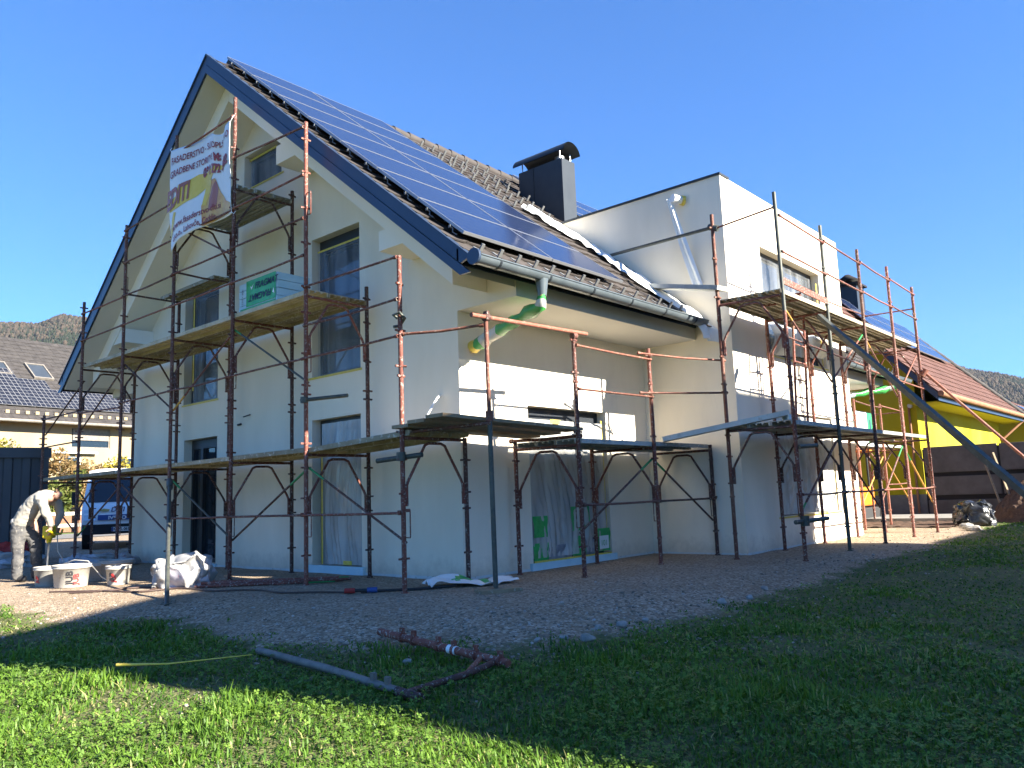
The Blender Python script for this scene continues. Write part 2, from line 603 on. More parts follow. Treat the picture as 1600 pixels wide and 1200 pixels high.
tag(ground, "gravel yard round the house running out into lawn soil", "ground", kind="structure")

# ------------------------------------------------------------------ the house under renovation
W, A, B, C = 9.79, 4.58, 1.70, 5.41
LEN = 14.6
ZS = 3.53
KR = 0.815
RC = 8.81 - KR * 4.9          # top of verge at y=0
OV = 1.04
EO = 1.05                     # eave overhang of the plastered box
YC = 4.9
WT = 6.25
def roof_z(y):
    return 8.81 - KR * abs(y - YC)

house = empty("house", (0, 0, 0), "large newly rendered pale house with steep brown roof and flat-topped box bay behind scaffolding", "house")
RD = 0.24                      # reveal depth
gable_open = [rect(2.07, 3.31, 3.03, 5.31), rect(6.27, 7.57, 3.03, 5.36), rect(6.26, 7.51, 0.05, 2.34),
              rect(2.08, 3.31, 0.11, 2.35), rect(4.2, 5.42, 6.76, 7.42)]
mb = MB()
outer = [(0, 0), (0, ZS), (-EO, ZS), (-EO, roof_z(-EO) - 0.3), (YC, roof_z(YC) - 0.28), (W + EO, roof_z(-EO) - 0.3),
         (W + EO, ZS), (W, ZS), (W, 0)]
poly_holes(mb, lambda a, b: (0, a, b), outer, gable_open, (RD, 0, 0), outward=(-1, 0, 0))
long_open = [rect(1.38, 3.33, 0.08, 2.34)]
poly_holes(mb, lambda a, b: (a, 0, b), rect(0, A, 0, ZS + 0.05), long_open, (0, RD, 0), outward=(0, -1, 0))
poly_holes(mb, lambda a, b: (a, 0, b), rect(A + C, LEN, 0, ZS + 0.05), [], (0, RD, 0), outward=(0, -1, 0))
# back and far gable
mb.add([(0, W, 0), (LEN, W, 0), (LEN, W, ZS + 0.4), (0, W, ZS + 0.4)], [(3, 2, 1, 0)])
poly_holes(mb, lambda a, b: (LEN, a, b), outer, [], (0, 0, 0), outward=(1, 0, 0))
wall = mb.build("wall", M['plaster'], house)

# insulation plinth at the foot of the walls
M['foot'] = speckled("pale_base_strip", (0.50, 0.53, 0.52), (0.62, 0.64, 0.62), (0.40, 0.34, 0.27), 4, 0.85)
for bx in ((-0.012, 0.02, 0.02, W, -0.05, 0.035), (0, A - 0.02, -0.012, 0.02, -0.05, 0.035), (A - 0.02, A + C, -B - 0.012, -B + 0.01, -0.05, 0.03), (A - 0.012, A + 0.01, -B, -0.03, -0.05, 0.028)):
    mb = MB(); mb.box(*bx); mb.build("plinth", M['foot'], house)
for bx in ((-0.05, -0.004, 2.0, 3.4, -0.02, 0.115), (-0.05, -0.004, 6.2, 7.6, -0.02, 0.055), (1.3, 3.4, -0.05, -0.004, -0.02, 0.10)):
    mb = MB(); mb.box(*bx); mb.build("door_sill", M['xps'], house)

# flat-topped bay
wing_open = [rect(5.95, 8.74, 0.54, 2.35), rect(5.95, 8.76, 3.36, 5.31)]
mb = MB()
poly_holes(mb, lambda a, b: (a, -B, b), rect(A, A + C, 0, WT), wing_open, (0, RD, 0), outward=(0, -1, 0))
mb.add([(A, 0.4, 0), (A, -B, 0), (A, -B, WT), (A, 1.75, WT), (A, 1.75, 5.4), (A, 0.4, 3.0)], [(0, 1, 2, 3, 4, 5)][::-1])
mb.f[-1] = mb.f[-1][::-1]
mb.add([(A + C, -B, 0), (A + C, 0.2, 0), (A + C, 2.0, 5.4), (A + C, 2.0, WT), (A + C, -B, WT)], [(0, 1, 2, 3, 4)])
mb.box(A + 0.01, A + C - 0.01, -B + 0.01, 1.75, WT - 0.25, WT - 0.05)
mb.build("bay", M['plaster'], house)
mb = MB()
mb.box(A - 0.03, A + 0.32, -B - 0.02, 1.8, WT, WT + 0.035)
mb.box(A + 0.32, A + C + 0.02, -B + 0.03, -B + 0.3, WT + 0.002, WT + 0.020)
mb.box(A + C - 0.3, A + C + 0.021, -B + 0.3, 1.8, WT, WT + 0.034)
mb.build("parapet_cap", M['anthracite'], house)
mb = MB()   # junction flashing where the roof meets the bay
for i in range(12):
    y0 = -1.15 + i * 0.245; y1 = y0 + 0.245
    mb.add([(A - 0.012, y0, roof_z(y0) - 0.05), (A - 0.012, y1, roof_z(y1) - 0.05), (A - 0.012, y1, roof_z(y1) + 0.10), (A - 0.012, y0, roof_z(y0) + 0.10)], [(0, 1, 2, 3)])
mb.build("flashing", M['fascia'], house)

# eave box and plastered verge overhang
def slab(mb, x0, x1, side, lo, hi, ya, yb):
    """slab parallel to the roof between offsets lo..hi below the roof line, from y=ya to yb (measured on the near slope)"""
    f = (lambda y: y) if side < 0 else (lambda y: 2 * YC - y)
    p = [(x0, f(ya), roof_z(ya) - lo), (x0, f(yb), roof_z(yb) - lo), (x0, f(yb), roof_z(yb) - hi), (x0, f(ya), roof_z(ya) - hi)]
    if side > 0: p = p[::-1]
    mb.prism(p[::-1], (x1 - x0, 0, 0))
for side in (-1, 1):
    mb = MB()
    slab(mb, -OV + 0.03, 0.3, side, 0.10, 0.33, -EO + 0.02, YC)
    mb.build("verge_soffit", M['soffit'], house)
    mb = MB()
    slab(mb, -0.62, 0.01, side, 0.332, 0.70, -0.55, YC - (0.002 if side < 0 else 0.0))
    mb.build("verge_band", M['plaster_edge'], house)
for y0, zb_ in ((2.90, 6.47), (0.36, 4.43)):
    for yy in (y0, 2 * YC - y0 - 0.52):
        mb = MB()
        mb.box(-0.60, 0.02, yy, yy + 0.52, zb_, roof_z(y0) - 0.40)
        mb.build("purlin_box", M['plaster_edge'], house)
for (xa, xb) in ((0.001, A), (A + C, LEN - 0.001)):
    mb = MB()
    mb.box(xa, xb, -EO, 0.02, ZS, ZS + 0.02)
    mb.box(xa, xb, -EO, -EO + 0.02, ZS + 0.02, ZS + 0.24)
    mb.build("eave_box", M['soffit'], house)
mb = MB()
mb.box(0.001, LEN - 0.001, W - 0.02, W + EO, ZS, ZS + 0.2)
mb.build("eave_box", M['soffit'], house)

# verge fascia in grey sheet metal coloured with the sky's reflection, with a folded step
for side in (-1, 1):
    mb = MB()
    f = (lambda y: y) if side < 0 else (lambda y: 2 * YC - y)
    ya, yb = -1.27, YC
    def strip(x, lo, hi, th, ya=ya, yb=yb):
        p = [(x, f(ya), roof_z(ya) - lo), (x, f(yb), roof_z(yb) - lo), (x, f(yb), roof_z(yb) - hi), (x, f(ya + 0.16), roof_z(ya + 0.16) - hi + 0.02)]
        if side > 0: p = p[::-1]
        mb.prism(p[::-1], (th, 0, 0))
    strip(-OV, 0.0, 0.20, 0.03)
    strip(-OV - 0.015, 0.19, 0.345, 0.03)
    strip(-OV - 0.02, -0.015, 0.02, 0.09)
    mb.build("verge_fascia", M['fascia'], house)
    mb = MB()
    ny_ = 2 * YC
    mb.box(-OV + 0.0, LEN + OV, -EO - 0.03 if side < 0 else W + EO, -EO - 0.002 if side < 0 else W + EO + 0.03, ZS + 0.20, roof_z(-EO) - 0.05)
    mb.build("eave_fascia", M['fascia'], house)

# tiled slopes: one real tile after another
def tiled(name, parent, x0, x1, y_e, y_r, zf, up, material, tw=0.33, th=0.03, exp=0.34, drop=None, skip=None):
    """tiles from the eave (y_e) to the ridge (y_r); zf(y) gives the batten height"""
    mb = MB()
    L = math.hypot(y_r - y_e, zf(y_r) - zf(y_e))
    nrow = int(round(L / exp)); ntile = int(round((x1 - x0) / tw))
    dirv = V((0, y_r - y_e, zf(y_r) - zf(y_e))).normalized()
    nrm = V((0, -dirv.z, dirv.y)) if dirv.y > 0 else V((0, dirv.z, -dirv.y))
    e = L / nrow; w = (x1 - x0) / ntile
    p0 = V((0, y_e, zf(y_e)))
    for r in range(nrow):
        for c in range(ntile):
            xa = x0 + c * w
            if skip and skip(xa, p0.y + dirv.y * e * r): continue
            j = random.uniform(-0.004, 0.004)
            a = p0 + dirv * (e * r - 0.03) + nrm * (0.036 + j)
            b = p0 + dirv * (e * (r + 1) + 0.01) + nrm * (0.004 + j)
            h = nrm * th
            g1, g2 = xa + 0.004, xa + w - 0.004
            m1, m2 = xa + w * 0.12, xa + w * 0.88
            # raised side rib of each tile
            pts = []
            for q in (a, b):
                pts += [V((g1, q.y, q.z)) - h, V((g1, q.y, q.z)), V((m1, q.y, q.z)), V((m1 + 0.03, q.y, q.z)) - nrm * 0.008,
                        V((m2, q.y, q.z)) - nrm * 0.008, V((g2, q.y, q.z)), V((g2, q.y, q.z)) - h]
            k = 7
            fs = [(i, i + 1, k + i + 1, k + i) for i in range(6)]
            fs = [f[::-1] for f in fs]
            fs.append((0, 1, 2, 3, 4, 5, 6))
            if dirv.y < 0: fs = [f[::-1] for f in fs]
            mb.add(pts, fs)
    return mb.build(name, material, parent)
bz = lambda y: roof_z(y) - 0.015
in_bay = lambda x, y: (A - 0.15 < x < A + C - 0.1) and y < 1.55
tiled("roof", house, -OV + 0.02, LEN + OV, -1.36, YC - 0.05, bz, 1, M['tile'], skip=in_bay)
tiled("roof", house, -OV + 0.02, LEN + OV, 2 * YC + 1.22, YC + 0.05, bz, 1, M['tile'], tw=0.66, exp=0.68)
mb = MB()
for side in (-1, 1):
    f = (lambda y: y) if side < 0 else (lambda y: 2 * YC - y)
    for (xa, xb, ya) in ((-OV + 0.04, A, -1.34), (A, A + C, 1.6), (A + C, LEN + OV, -1.34)):
        p = [(xa, f(ya), roof_z(ya) - 0.075), (xb, f(ya), roof_z(ya) - 0.075), (xb, f(YC), roof_z(YC) - 0.075), (xa, f(YC), roof_z(YC) - 0.075)]
        mb.add(p, [(0, 1, 2, 3)])
mb.build("roof_underlay", M['black'], house)
mb = MB()
for i in range(40):
    x = -OV + 0.42 + i * 0.415
    if x > LEN + OV - 0.3: break
    mb.path([(x + 0.0, YC, 8.80), (x + 0.43, YC, 8.785)], 0.11, 10, rad=[0.12, 0.105])
mb.build("ridge_cap", M['tile'], house)

# snow guards on the tiles (real little brackets)
gm = None
slope = V((0, 1, KR)).normalized(); nrmv = V((0, -KR, 1)).normalized()
def guard(x, y):
    global gm
    p = V((x, y, roof_z(y) + 0.02))
    if gm is None:
        mb = MB()
        mb.obox(nrmv * 0.06, V((0.024, 0, 0)), slope * 0.010, nrmv * 0.06)
        mb.obox(slope * 0.06 + nrmv * 0.022, V((0.02, 0, 0)), slope * 0.07, nrmv * 0.005)
        o = mb.build("snow_guard", M['clip'], house, loc=(0, 0, 0))
        gm = o.data
        o.location = p
    else:
        o = bpy.data.objects.new("snow_guard", gm)
        COL.objects.link(o); o.parent = house; o.location = p
for i in range(16):
    guard(-0.76 + i * 0.333, -1.15)
for r, (y, xs, nn) in enumerate(((4.28, 3.35, 8), (3.76, 3.0, 8), (3.50, 3.16, 8), (2.98, 2.85, 8), (2.46, 3.0, 7), (1.94, 2.85, 6))):
    for i in range(nn):
        if xs + i * 0.333 < 5.45: guard(xs + i * 0.333, y)
for i in range(14):
    guard(A + C + 0.3 + i * 0.36, -1.15)

# gutter: half round with seams and brackets
def gutter(x0, x1, y, z, r, parent):
    mb = MB()
    nn = 14
    def ring(x, rr):
        return [V((x, y + rr * math.cos(math.pi + math.pi * k / nn), z + rr * math.sin(math.pi + math.pi * k / nn))) for k in range(nn + 1)]
    a, b = ring(x0, r), ring(x1, r)
    ai, bi = ring(x0, r - 0.008), ring(x1, r - 0.008)
    k = nn + 1
    mb.add(a + b, [(i, k + i, k + i + 1, i + 1) for i in range(nn)], 0, True)
    mb.add(ai + bi, [(i, i + 1, k + i + 1, k + i) for i in range(nn)], 0, True)
    mb.add(a, [tuple(range(k))]); mb.add(b, [tuple(range(k))[::-1]])
    mb.tube((x0, y - r, z), (x1, y - r, z), 0.011, n=8)
    o = mb.build("gutter", M['gutter'], parent)
    x = x0 + 0.35
    while x < x1:
        mb = MB()
        pts = [V((x, y + (r + 0.004) * math.cos(math.pi + math.pi * k / 10), z + (r + 0.004) * math.sin(math.pi + math.pi * k / 10))) for k in range(11)]
        for p, q in zip(pts[:-1], pts[1:]):
            mb.beam(p, q, 0.006, 0.03, up=(1, 0, 0))
        c = mb.build("gutter_seam", M['anthracite'], o)
        x += 0.92
gutter(-OV - 0.06, A - 0.35, -1.40, 3.74, 0.092, house)
gutter(A + C, LEN + OV, -1.40, 3.74, 0.092, house)
mb = MB()
mb.tube((-OV - 0.09, -1.40, 3.73), (-OV - 0.055, -1.40, 3.73), 0.097, n=14)
mb.build("gutter_cap", M['fascia'], house)
mb = MB()
mb.tube((0.08, -1.40, 3.68), (0.08, -1.40, 3.47), 0.085, 0.055, n=14)
mb.build("downpipe_funnel", M['gutter'], house)

# wrapped downpipes (loose plastic tied round the pipe)
def wrapped(p0, p1, p2, parent):
    mb = MB()
    pts = [V(p0) + (V(p1) - V(p0)) * t for t in (0, 0.5)] + [V(p1) + (V(p2) - V(p1)) * (i / 12) for i in range(13)]
    mb.path(pts, 0.06, 12, rad=[0.05, 0.06] + [0.072 + 0.028 * abs(math.sin(i * 1.1)) for i in range(13)])
    o = mb.build("wrapped_downpipe", [M['film_green'], M['film_white'], M['tape']], parent)
    crumple(o, 0.05, 7, 3)
    cnt = len(o.data.polygons)
    for p in o.data.polygons:
        r = p.index // 12
        p.material_index = 1 if (r in (1, 9, 10, 11)) else (2 if r >= 13 else 0)
    return o
wrapped((0.08, -1.40, 3.49), (0.09, -1.37, 3.36), (0.25, -0.04, 3.06), house)
wrapped((14.6, -1.43, 3.52), (14.5, -1.2, 3.45), (12.4, -0.3, 3.15), house)

# windows: recessed frame, glass and a protective film with taped edges
def opening(kind, to3, a0, a1, b0, b1, depth, out, filmspec=None, tape=None, split=None, cassette=0.0):
    """frame set at the back of the reveal. to3(a,b) -> 3D on the wall face; out = outward unit vector"""
    o_ = V(out)
    def P(a, b, d): return V(to3(a, b)) - o_ * d
    fw = 0.075
    def bar(mb, a0_, a1_, b0_, b1_, d0, d1):
        c = (P(a0_, b0_, d0) + P(a1_, b1_, d1)) / 2
        ax = (P(a1_, b0_, d0) - P(a0_, b0_, d0)) / 2
        az = (P(a0_, b1_, d0) - P(a0_, b0_, d0)) / 2
        ay = (P(a0_, b0_, d1) - P(a0_, b0_, d0)) / 2
        mb.obox(c, ax, ay, az)
    mb = MB()
    d0, d1 = depth - 0.08, depth
    bar(mb, a0, a1, b0, b0 + fw, d0, d1); bar(mb, a0, a1, b1 - fw - cassette, b1, d0, d1)
    bar(mb, a0, a0 + fw, b0 + fw, b1 - fw - cassette, d0, d1); bar(mb, a1 - fw, a1, b0 + fw, b1 - fw - cassette, d0, d1)
    for s_ in (split or []):
        bar(mb, s_ - 0.05, s_ + 0.05, b0 + fw, b1 - fw - cassette, d0 - 0.01, d1)
    w = mb.build(kind, M['frame_dark'], house)
    mb = MB()
    mb.add([P(a0, b0, depth - 0.03), P(a1, b0, depth - 0.03), P(a1, b1, depth - 0.03), P(a0, b1, depth - 0.03)], [(0, 1, 2, 3)])
    mb.build("pane", M['glass'], w)
    if filmspec:
        mname, d, bulge, fa0, fa1, fb0, fb1, seed = filmspec
        mb = MB()
        def fn(u, v):
            a = fa0 + (fa1 - fa0) * u; b = fb0 + (fb1 - fb0) * v
            e = math.sin(math.pi * min(1, max(0, u))) ** 0.5 * (0.35 + 0.65 * (1 - v))
            bw_ = a + 0.10 * math.sin(b * 2.1 + seed)
            dd = noise.noise(V((bw_ * 5 + seed, b * 0.9, seed))) * bulge + (1 - 2.4 * abs(noise.noise(V((bw_ * 9 + seed, b * 0.7, 3.0))))) * bulge * 0.55 + (1 - 2.4 * abs(noise.noise(V((bw_ * 6 + b * 3, b * 4 - bw_ * 3, seed))))) * bulge * 0.22
            return P(a, b, d - dd * e)
        mb.grid(fn, 90, 90)
        fo = mb.build("protective_film", M[mname], w)
    if tape:
        for (ta0, ta1, tb0, tb1, td) in tape:
            mb = MB()
            bar(mb, ta0, ta1, tb0, tb1, td - 0.006, td)
            mb.build("tape", M['tape'], w)
    return w
G3 = lambda a, b: (0, a, b)
L3 = lambda a, b: (a, 0, b)
W3 = lambda a, b: (a, -B, b)
ox, oy = (-1, 0, 0), (0, -1, 0)
opening("window", G3, 2.07, 3.31, 3.03, 5.31, RD, ox, ('film_dark', 0.10, 0.03, 2.09, 3.29, 3.06, 5.10, 1.0),
        [(2.03, 3.50, 3.00, 3.035, -0.006), (2.09, 3.28, 5.10, 5.13, 0.10)], cassette=0.12)
opening("window", G3, 6.27, 7.57, 3.03, 5.36, RD, ox, ('film_dark', 0.10, 0.03, 6.29, 7.40, 3.06, 5.15, 5.0),
        [(6.23, 7.62, 2.995, 3.03, -0.006), (7.35, 7.40, 3.3, 5.15, 0.09), (6.29, 7.3, 5.15, 5.18, 0.1)], cassette=0.12)
opening("door", G3, 6.26, 7.51, 0.05, 2.34, RD, ox, None, None, [6.52, 7.1], cassette=0.1)
opening("door", G3, 2.08, 3.31, 0.11, 2.35, RD, ox, ('film', 0.05, 0.05, 2.10, 3.12, 0.13, 2.28, 9.0),
        [(3.06, 3.09, 0.13, 1.8, 0.02), (2.35, 2.55, 0.13, 0.19, 0.02)], cassette=0.1)
opening("window", G3, 4.2, 5.42, 6.76, 7.42, RD, ox, ('film_dark', 0.12, 0.02, 4.22, 5.40, 6.78, 7.40, 2.0),
        [(4.12, 5.45, 6.73, 6.762, -0.008), (4.5, 5.4, 7.35, 7.39, 0.1)])
dd = opening("door", L3, 1.38, 3.33, 0.08, 2.34, RD, oy, ('film', 0.02, 0.07, 1.40, 3.24, 0.16, 2.15, 4.0),
        [(3.22, 3.26, 0.4, 2.2, 0.03), (1.4, 3.3, 0.10, 0.125, -0.004), (1.9, 2.15, 2.10, 2.16, 0.01)], [2.35], cassette=0.16)
mb = MB()
for i, (a0, a1, b0, b1) in enumerate(((1.40, 1.72, 0.12, 0.37), (1.72, 2.28, 0.12, 0.32), (2.28, 2.62, 0.13, 0.42), (2.62, 2.9, 0.13, 0.38), (2.9, 3.28, 0.15, 0.5), (2.28, 2.75, 0.5, 0.86), (1.40, 1.7, 0.45, 0.75))):
    c0 = 0.012 + 0.003 * i
    mb.grid(lambda u, v, a0=a0, a1=a1, b0=b0, b1=b1, c0=c0: (a0 + (a1 - a0) * u, -c0 - 0.03 * noise.noise(V((a0 * 9 + u * 3, v * 2, 1))) + 0.02, b0 + (b1 - b0) * v), 6, 6, 0 if i in (0, 2, 4, 5, 6) else 1)
fo = mb.build("printed_foil", [M['green_foil'], M['grey_foil']], dd)
vs, fs = text_mesh("101", 0.12)
mb = MB(); mb.grid(lambda u, v: (2.92 + 0.25 * u, -0.055, 0.19 + 0.2 * v), 1, 1)
mb.build("foil_patch", M['film_opaque'], dd)
mb = MB(); mb.add([(2.95 + a, -0.06, 0.24 + b) for a, b in vs], fs)
mb.build("lettering", M['green_foil'], dd)
opening("window", W3, 5.95, 8.74, 0.54, 2.35, RD, oy, ('film_white', -0.01, 0.10, 5.97, 8.62, 0.56, 2.30, 8.0),
        [(5.85, 8.85, 0.50, 0.53, -0.008), (8.60, 8.64, 0.56, 1.9, 0.0)], [7.35], cassette=0.14)
opening("window", W3, 5.95, 8.76, 3.36, 5.31, RD, oy, ('film_thin', 0.15, 0.05, 5.97, 8.66, 3.38, 5.22, 12.0),
        [(5.88, 8.84, 3.32, 3.35, -0.008), (8.60, 8.65, 3.4, 5.1, 0.02)], [7.35])
# torn hanging film of the upper bay window
mb = MB()
def fn(u, v):
    a = 5.9 + 2.7 * u
    b = 3.95 - (1 - v) * (0.62 - 0.2 * u)
    return V((a, -B - 0.04 - 0.16 * math.sin(math.pi * v) * (0.6 + 0.4 * math.sin(u * 9)) - 0.03 * math.sin(u * 30 + v * 4), b))
mb.grid(fn, 40, 12)
mb.build("hanging_film", M['film_white'], house)

# chimney in anthracite sheet with a vaulted cap
mb = MB()
cx0, cx1, cy0, cy1, cz = 5.5, 5.95, 2.25, 3.45, 8.10
mb.box(cx0, cx1, cy0, cy1, 6.0, cz)
mb.box(cx0 - 0.012, cx1 + 0.012, cy0 + 0.78, cy0 + 0.79, 6.0, cz - 0.004)
ch = mb.build("chimney", M['anthracite'], house)
mb = MB()
def vault(u, v, r=0.30, dz=0.0):
    a = math.pi * (0.06 + 0.88 * u)
    return V(((cx0 + cx1) / 2 - r * math.cos(a), cy0 - 0.11 + (cy1 - cy0 + 0.22) * v, cz + 0.10 + dz + 0.27 * math.sin(a)))
mb.grid(lambda u, v: vault(u, v), 14, 1)
mb.grid(lambda u, v: vault(1 - u, v, 0.29, -0.015), 14, 1)
mb.build("chimney_cap", M['anthracite'], ch)
mb = MB()
for y in (cy0 + 0.08, cy1 - 0.08):
    for x in (cx0 + 0.04, cx1 - 0.04):
        mb.tube((x, y, cz - 0.01), (x, y, cz + 0.2), 0.014, n=8)
mb.tube(((cx0 + cx1) / 2, cy0 + 0.22, cz - 0.01), ((cx0 + cx1) / 2, cy0 + 0.22, cz + 0.13), 0.11, n=14)
mb.build("cap_bracket", M['steel'], ch)

# solar modules on the near slope and behind the chimney
def module(parent, x0, y0, lx, ls, off, mname='pv', kr=KR, zf=None, name="solar_panel"):
    zf = zf or roof_z
    s_ = V((0, 1, kr)).normalized(); n_ = V((0, -kr, 1)).normalized()
    p = V((x0, y0, zf(y0))) + n_ * off
    mb = MB()
    mb.box(0, lx, 0, ls, -0.036, -0.004, 1)
    t = 0.012
    mb.add([(t, t, 0), (lx - t, t, 0), (lx - t, ls - t, 0), (t, ls - t, 0)], [(0, 1, 2, 3)], 0)
    for a in ((0, lx, 0, t), (0, lx, ls - t, ls), (0, t, t, ls - t), (lx - t, lx, t, ls - t)):
        mb.box(a[0], a[1], a[2], a[3], -0.004, 0.003, 1)
    o = mb.build(name, [M[mname], M['pv_frame']], parent, loc=(0, 0, 0))
    rot = Matrix((V((1, 0, 0)), s_, n_)).transposed()
    o.matrix_local = Matrix.Translation(p - world_loc(parent)) @ rot.to_4x4()
    return o
SM = 0.80 / 0.7752
for r in range(7):
    for c in range(2):
        module(house, -0.79 + c * 1.72, -0.86 + r * 0.80, 1.705, SM - 0.014, 0.13)
for r in range(3):
    for c in range(3):
        module(house, 6.5 + c * 1.70, 2.2 + r * 0.80, 1.685, SM - 0.014, 0.17)
for r in range(5):
    for c in range(2):
        module(house, A + C + 0.9 + c * 1.7, -0.6 + r * 0.80, 1.685, SM - 0.014, 0.17)
mb = MB()
for r in range(7):
    for dy in (0.2, 0.6):
        y = -0.86 + r * 0.8 + dy
        p = V((0, y, roof_z(y))) + nrmv * 0.072
        mb.beam(V((-0.805, p.y, p.z)), V((2.66, p.y, p.z)), 0.032, 0.035)
mb.build("mounting_rail", M['clip'], house)
mb = MB()
for r in range(7):
    for dy in (0.2, 0.6):
        y = -0.86 + r * 0.8 + dy
        for x in (-0.78, 0.4, 1.6):
            q = V((x, y, roof_z(y)))
            mb.path([q + nrmv * 0.07, q + nrmv * 0.07 - slope * 0.05, q + nrmv * 0.03 - slope * 0.07, q + nrmv * 0.035 - slope * 0.16], 0.009, 6)
mb.build("roof_hook", M['clip'], house)

# plaster strip of pipe outlet wrapped on the bay and its hanging sheet
mb = MB()
mb.tube((A - 0.22, -0.92, 6.0), (A + 0.02, -1.02, 5.98), 0.075, 0.06, n=14)
ol = mb.build("overflow_pipe", [M['film_opaque']], house)
mb = MB(); mb.tube((A - 0.05, -0.99, 5.985), (A - 0.005, -1.02, 5.98), 0.085, n=14); mb.build("pipe_tape", M['tape'], ol)
mb = MB()
def fn(u, v):
    y = -0.84 - 0.36 * v ** 1.1; z = 6.02 - 1.62 * v
    wd = 0.10 + 0.08 * v
    return V((A - 0.20 + 0.16 * v + 0.025 * math.sin(u * 9 + v * 3), y + (u - 0.5) * wd, z))
mb.grid(fn, 10, 24)
mb.build("hanging_sheet", M['film_opaque'], ol)

# small marks on the gable: a cable stub and two dowels
mb = MB()
mb.path([(-0.02, 0.35, 2.42), (-0.12, 0.30, 2.38), (-0.2, 0.42, 2.15), (-0.22, 0.52, 1.98)], 0.016, 7)
mb.build("cable_stub", M['film_opaque'], house)
mb = MB()
mb.path([(-0.01, 5.12, 2.62), (-0.1, 5.2, 2.58)], 0.012, 6)
mb.path([(-0.01, 5.42, 2.48), (-0.03, 5.5, 2.47)], 0.02, 6)
mb.build("wall_anchor", M['frame_dark'], house)

# loose white sheet lying down the valley against the bay
def fn(u, v):
    y = 2.0 - 3.35 * v
    xc = 4.08 + 0.12 * math.sin(v * 5) + 0.25 * v
    wd = 0.56 + 0.12 * math.sin(v * 11)
    x = min(A - 0.03, xc + (u - 0.5) * wd)
    lift = 0.06 + 0.10 * abs(noise.noise(V((u * 3, v * 13, 0)))) + 0.06 * math.sin(math.pi * u)
    if y < -1.25: lift -= (-1.25 - y) * 0.6
    return V((x, y, roof_z(y) + lift))
mb = MB(); mb.grid(fn, 14, 70)
def fn2(u, v):
    x = 4.05 + 0.5 * u; y = -1.05 - 0.42 * math.sin(v * 1.6)
    z = 3.95 - 0.52 * v + 0.07 * noise.noise(V((u * 4, v * 4, 2)))
    return V((x, y - 0.08 * math.sin(u * 8), z))
mb.grid(fn2, 14, 14)
sh = mb.build("plastic_sheet", M['film_opaque'], loc=(4.2, 0, 4.5))
tag(sh, "crumpled white plastic sheet lying down the roof against the box bay", "plastic sheet")

# ------------------------------------------------------------------ scaffolding
def post(parent, x, y, z0, z1, mname, collars=(), handles=(), hdir=(0, 1, 0), r=0.029, lean=(0, 0)):
    mb = MB()
    top = V((x + lean[0], y + lean[1], z1))
    base = V((x, y, z0))
    mb.tube(base, top, r, n=12)
    ax = (top - base).normalized()
    for z in collars:
        if z < z0 + 0.05 or z > z1 - 0.03: continue
        c = base + ax * ((z - z0) / ax.z)
        mb.tube(c - ax * 0.012, c + ax * 0.012, r * 1.25, n=12)
        a = random.uniform(-0.3, 0.3)
        d = V((math.cos(a), math.sin(a), 0))
        for dd in (d, -d):
            mb.obox(c + dd * (r + 0.022), dd * 0.022, V((-dd.y, dd.x, 0)) * 0.011, V((0, 0, 0.012)))
    z = z0 + 0.06
    mb.tube(base + ax * 0.0, base + ax * 0.015, r * 1.5, n=12)
    hd = V(hdir)
    for zc in handles:
        c = base + ax * ((zc - z0) / ax.z)
        mb.path([c + V((0, 0, 0.16)), c + hd * 0.11 + V((0, 0, 0.16)), c + hd * 0.115 + V((0, 0, 0.15)), c + hd * 0.115 - V((0, 0, 0.15)), c + hd * 0.11 - V((0, 0, 0.16)), c - V((0, 0, 0.16))], 0.008, 6)
    return mb.build("post", M[mname], parent)

def bracket(parent, po, pi, zd, mname):
    """portal head of a frame: transom under the deck and the bent knee arch"""
    po, pi = V((*po, 0)), V((*pi, 0))
    d = (pi - po); L = d.length; d = d / L
    P = lambda a, z: po + d * a + V((0, 0, z))
    mb = MB()
    mb.tube(P(0, zd - 0.03), P(L, zd - 0.03), 0.02, n=8)
    k = 0.36 * L
    pts = [P(0.045, zd - 0.80), P(0.05, zd - 0.60), P(0.09, zd - 0.52), P(k * 0.85, zd - 0.17), P(k * 0.95, zd - 0.11), P(k * 1.12, zd - 0.085),
           P(L - k * 1.12, zd - 0.085), P(L - k * 0.95, zd - 0.11), P(L - k * 0.85, zd - 0.17), P(L - 0.09, zd - 0.52), P(L - 0.05, zd - 0.60), P(L - 0.045, zd - 0.80)]
    mb.path(pts, 0.0175, 8)
    for a in (0.045, L - 0.045):
        mb.obox(P(a, zd - 0.70), d * 0.028, V((-d.y, d.x, 0)) * 0.010, V((0, 0, 0.125)))
    return mb.build("frame_head", M[mname], parent)

def rail(parent, p, q, mname, r=0.0155, name="guard_rail"):
    mb = MB()
    p, q = V(p), V(q)
    mid = (p + q) / 2 + V((0, 0, random.uniform(-0.02, 0.005)))
    d = (q - p).normalized()
    mb.path([p, p + d * 0.1, mid, q - d * 0.1, q], r, 8)
    for e in (p, q):
        mb.tube(e - d * 0.0, e + d * 0.05 * (1 if e is p else -1), r * 1.5, n=8)
    return mb.build(name, M[mname], parent)

def brace(parent, p, q, mname, tip=None):
    """diagonal; tip: (mname2, end 0/1, length share)"""
    p, q = V(p), V(q)
    mb = MB()
    if tip:
        t = tip[2]
        a = p + (q - p) * (t if tip[1] == 0 else 1 - t)
        mb.tube(p, a, 0.0155, n=8, mi=1 if tip[1] == 0 else 0)
        mb.tube(a, q, 0.0155, n=8, mi=1 if tip[1] == 1 else 0)
        ms = [M[mname], M[tip[0]]]
    else:
        mb.tube(p, q, 0.0155, n=8)
        ms = [M[mname]]
    return mb.build("diagonal_brace", ms, parent)

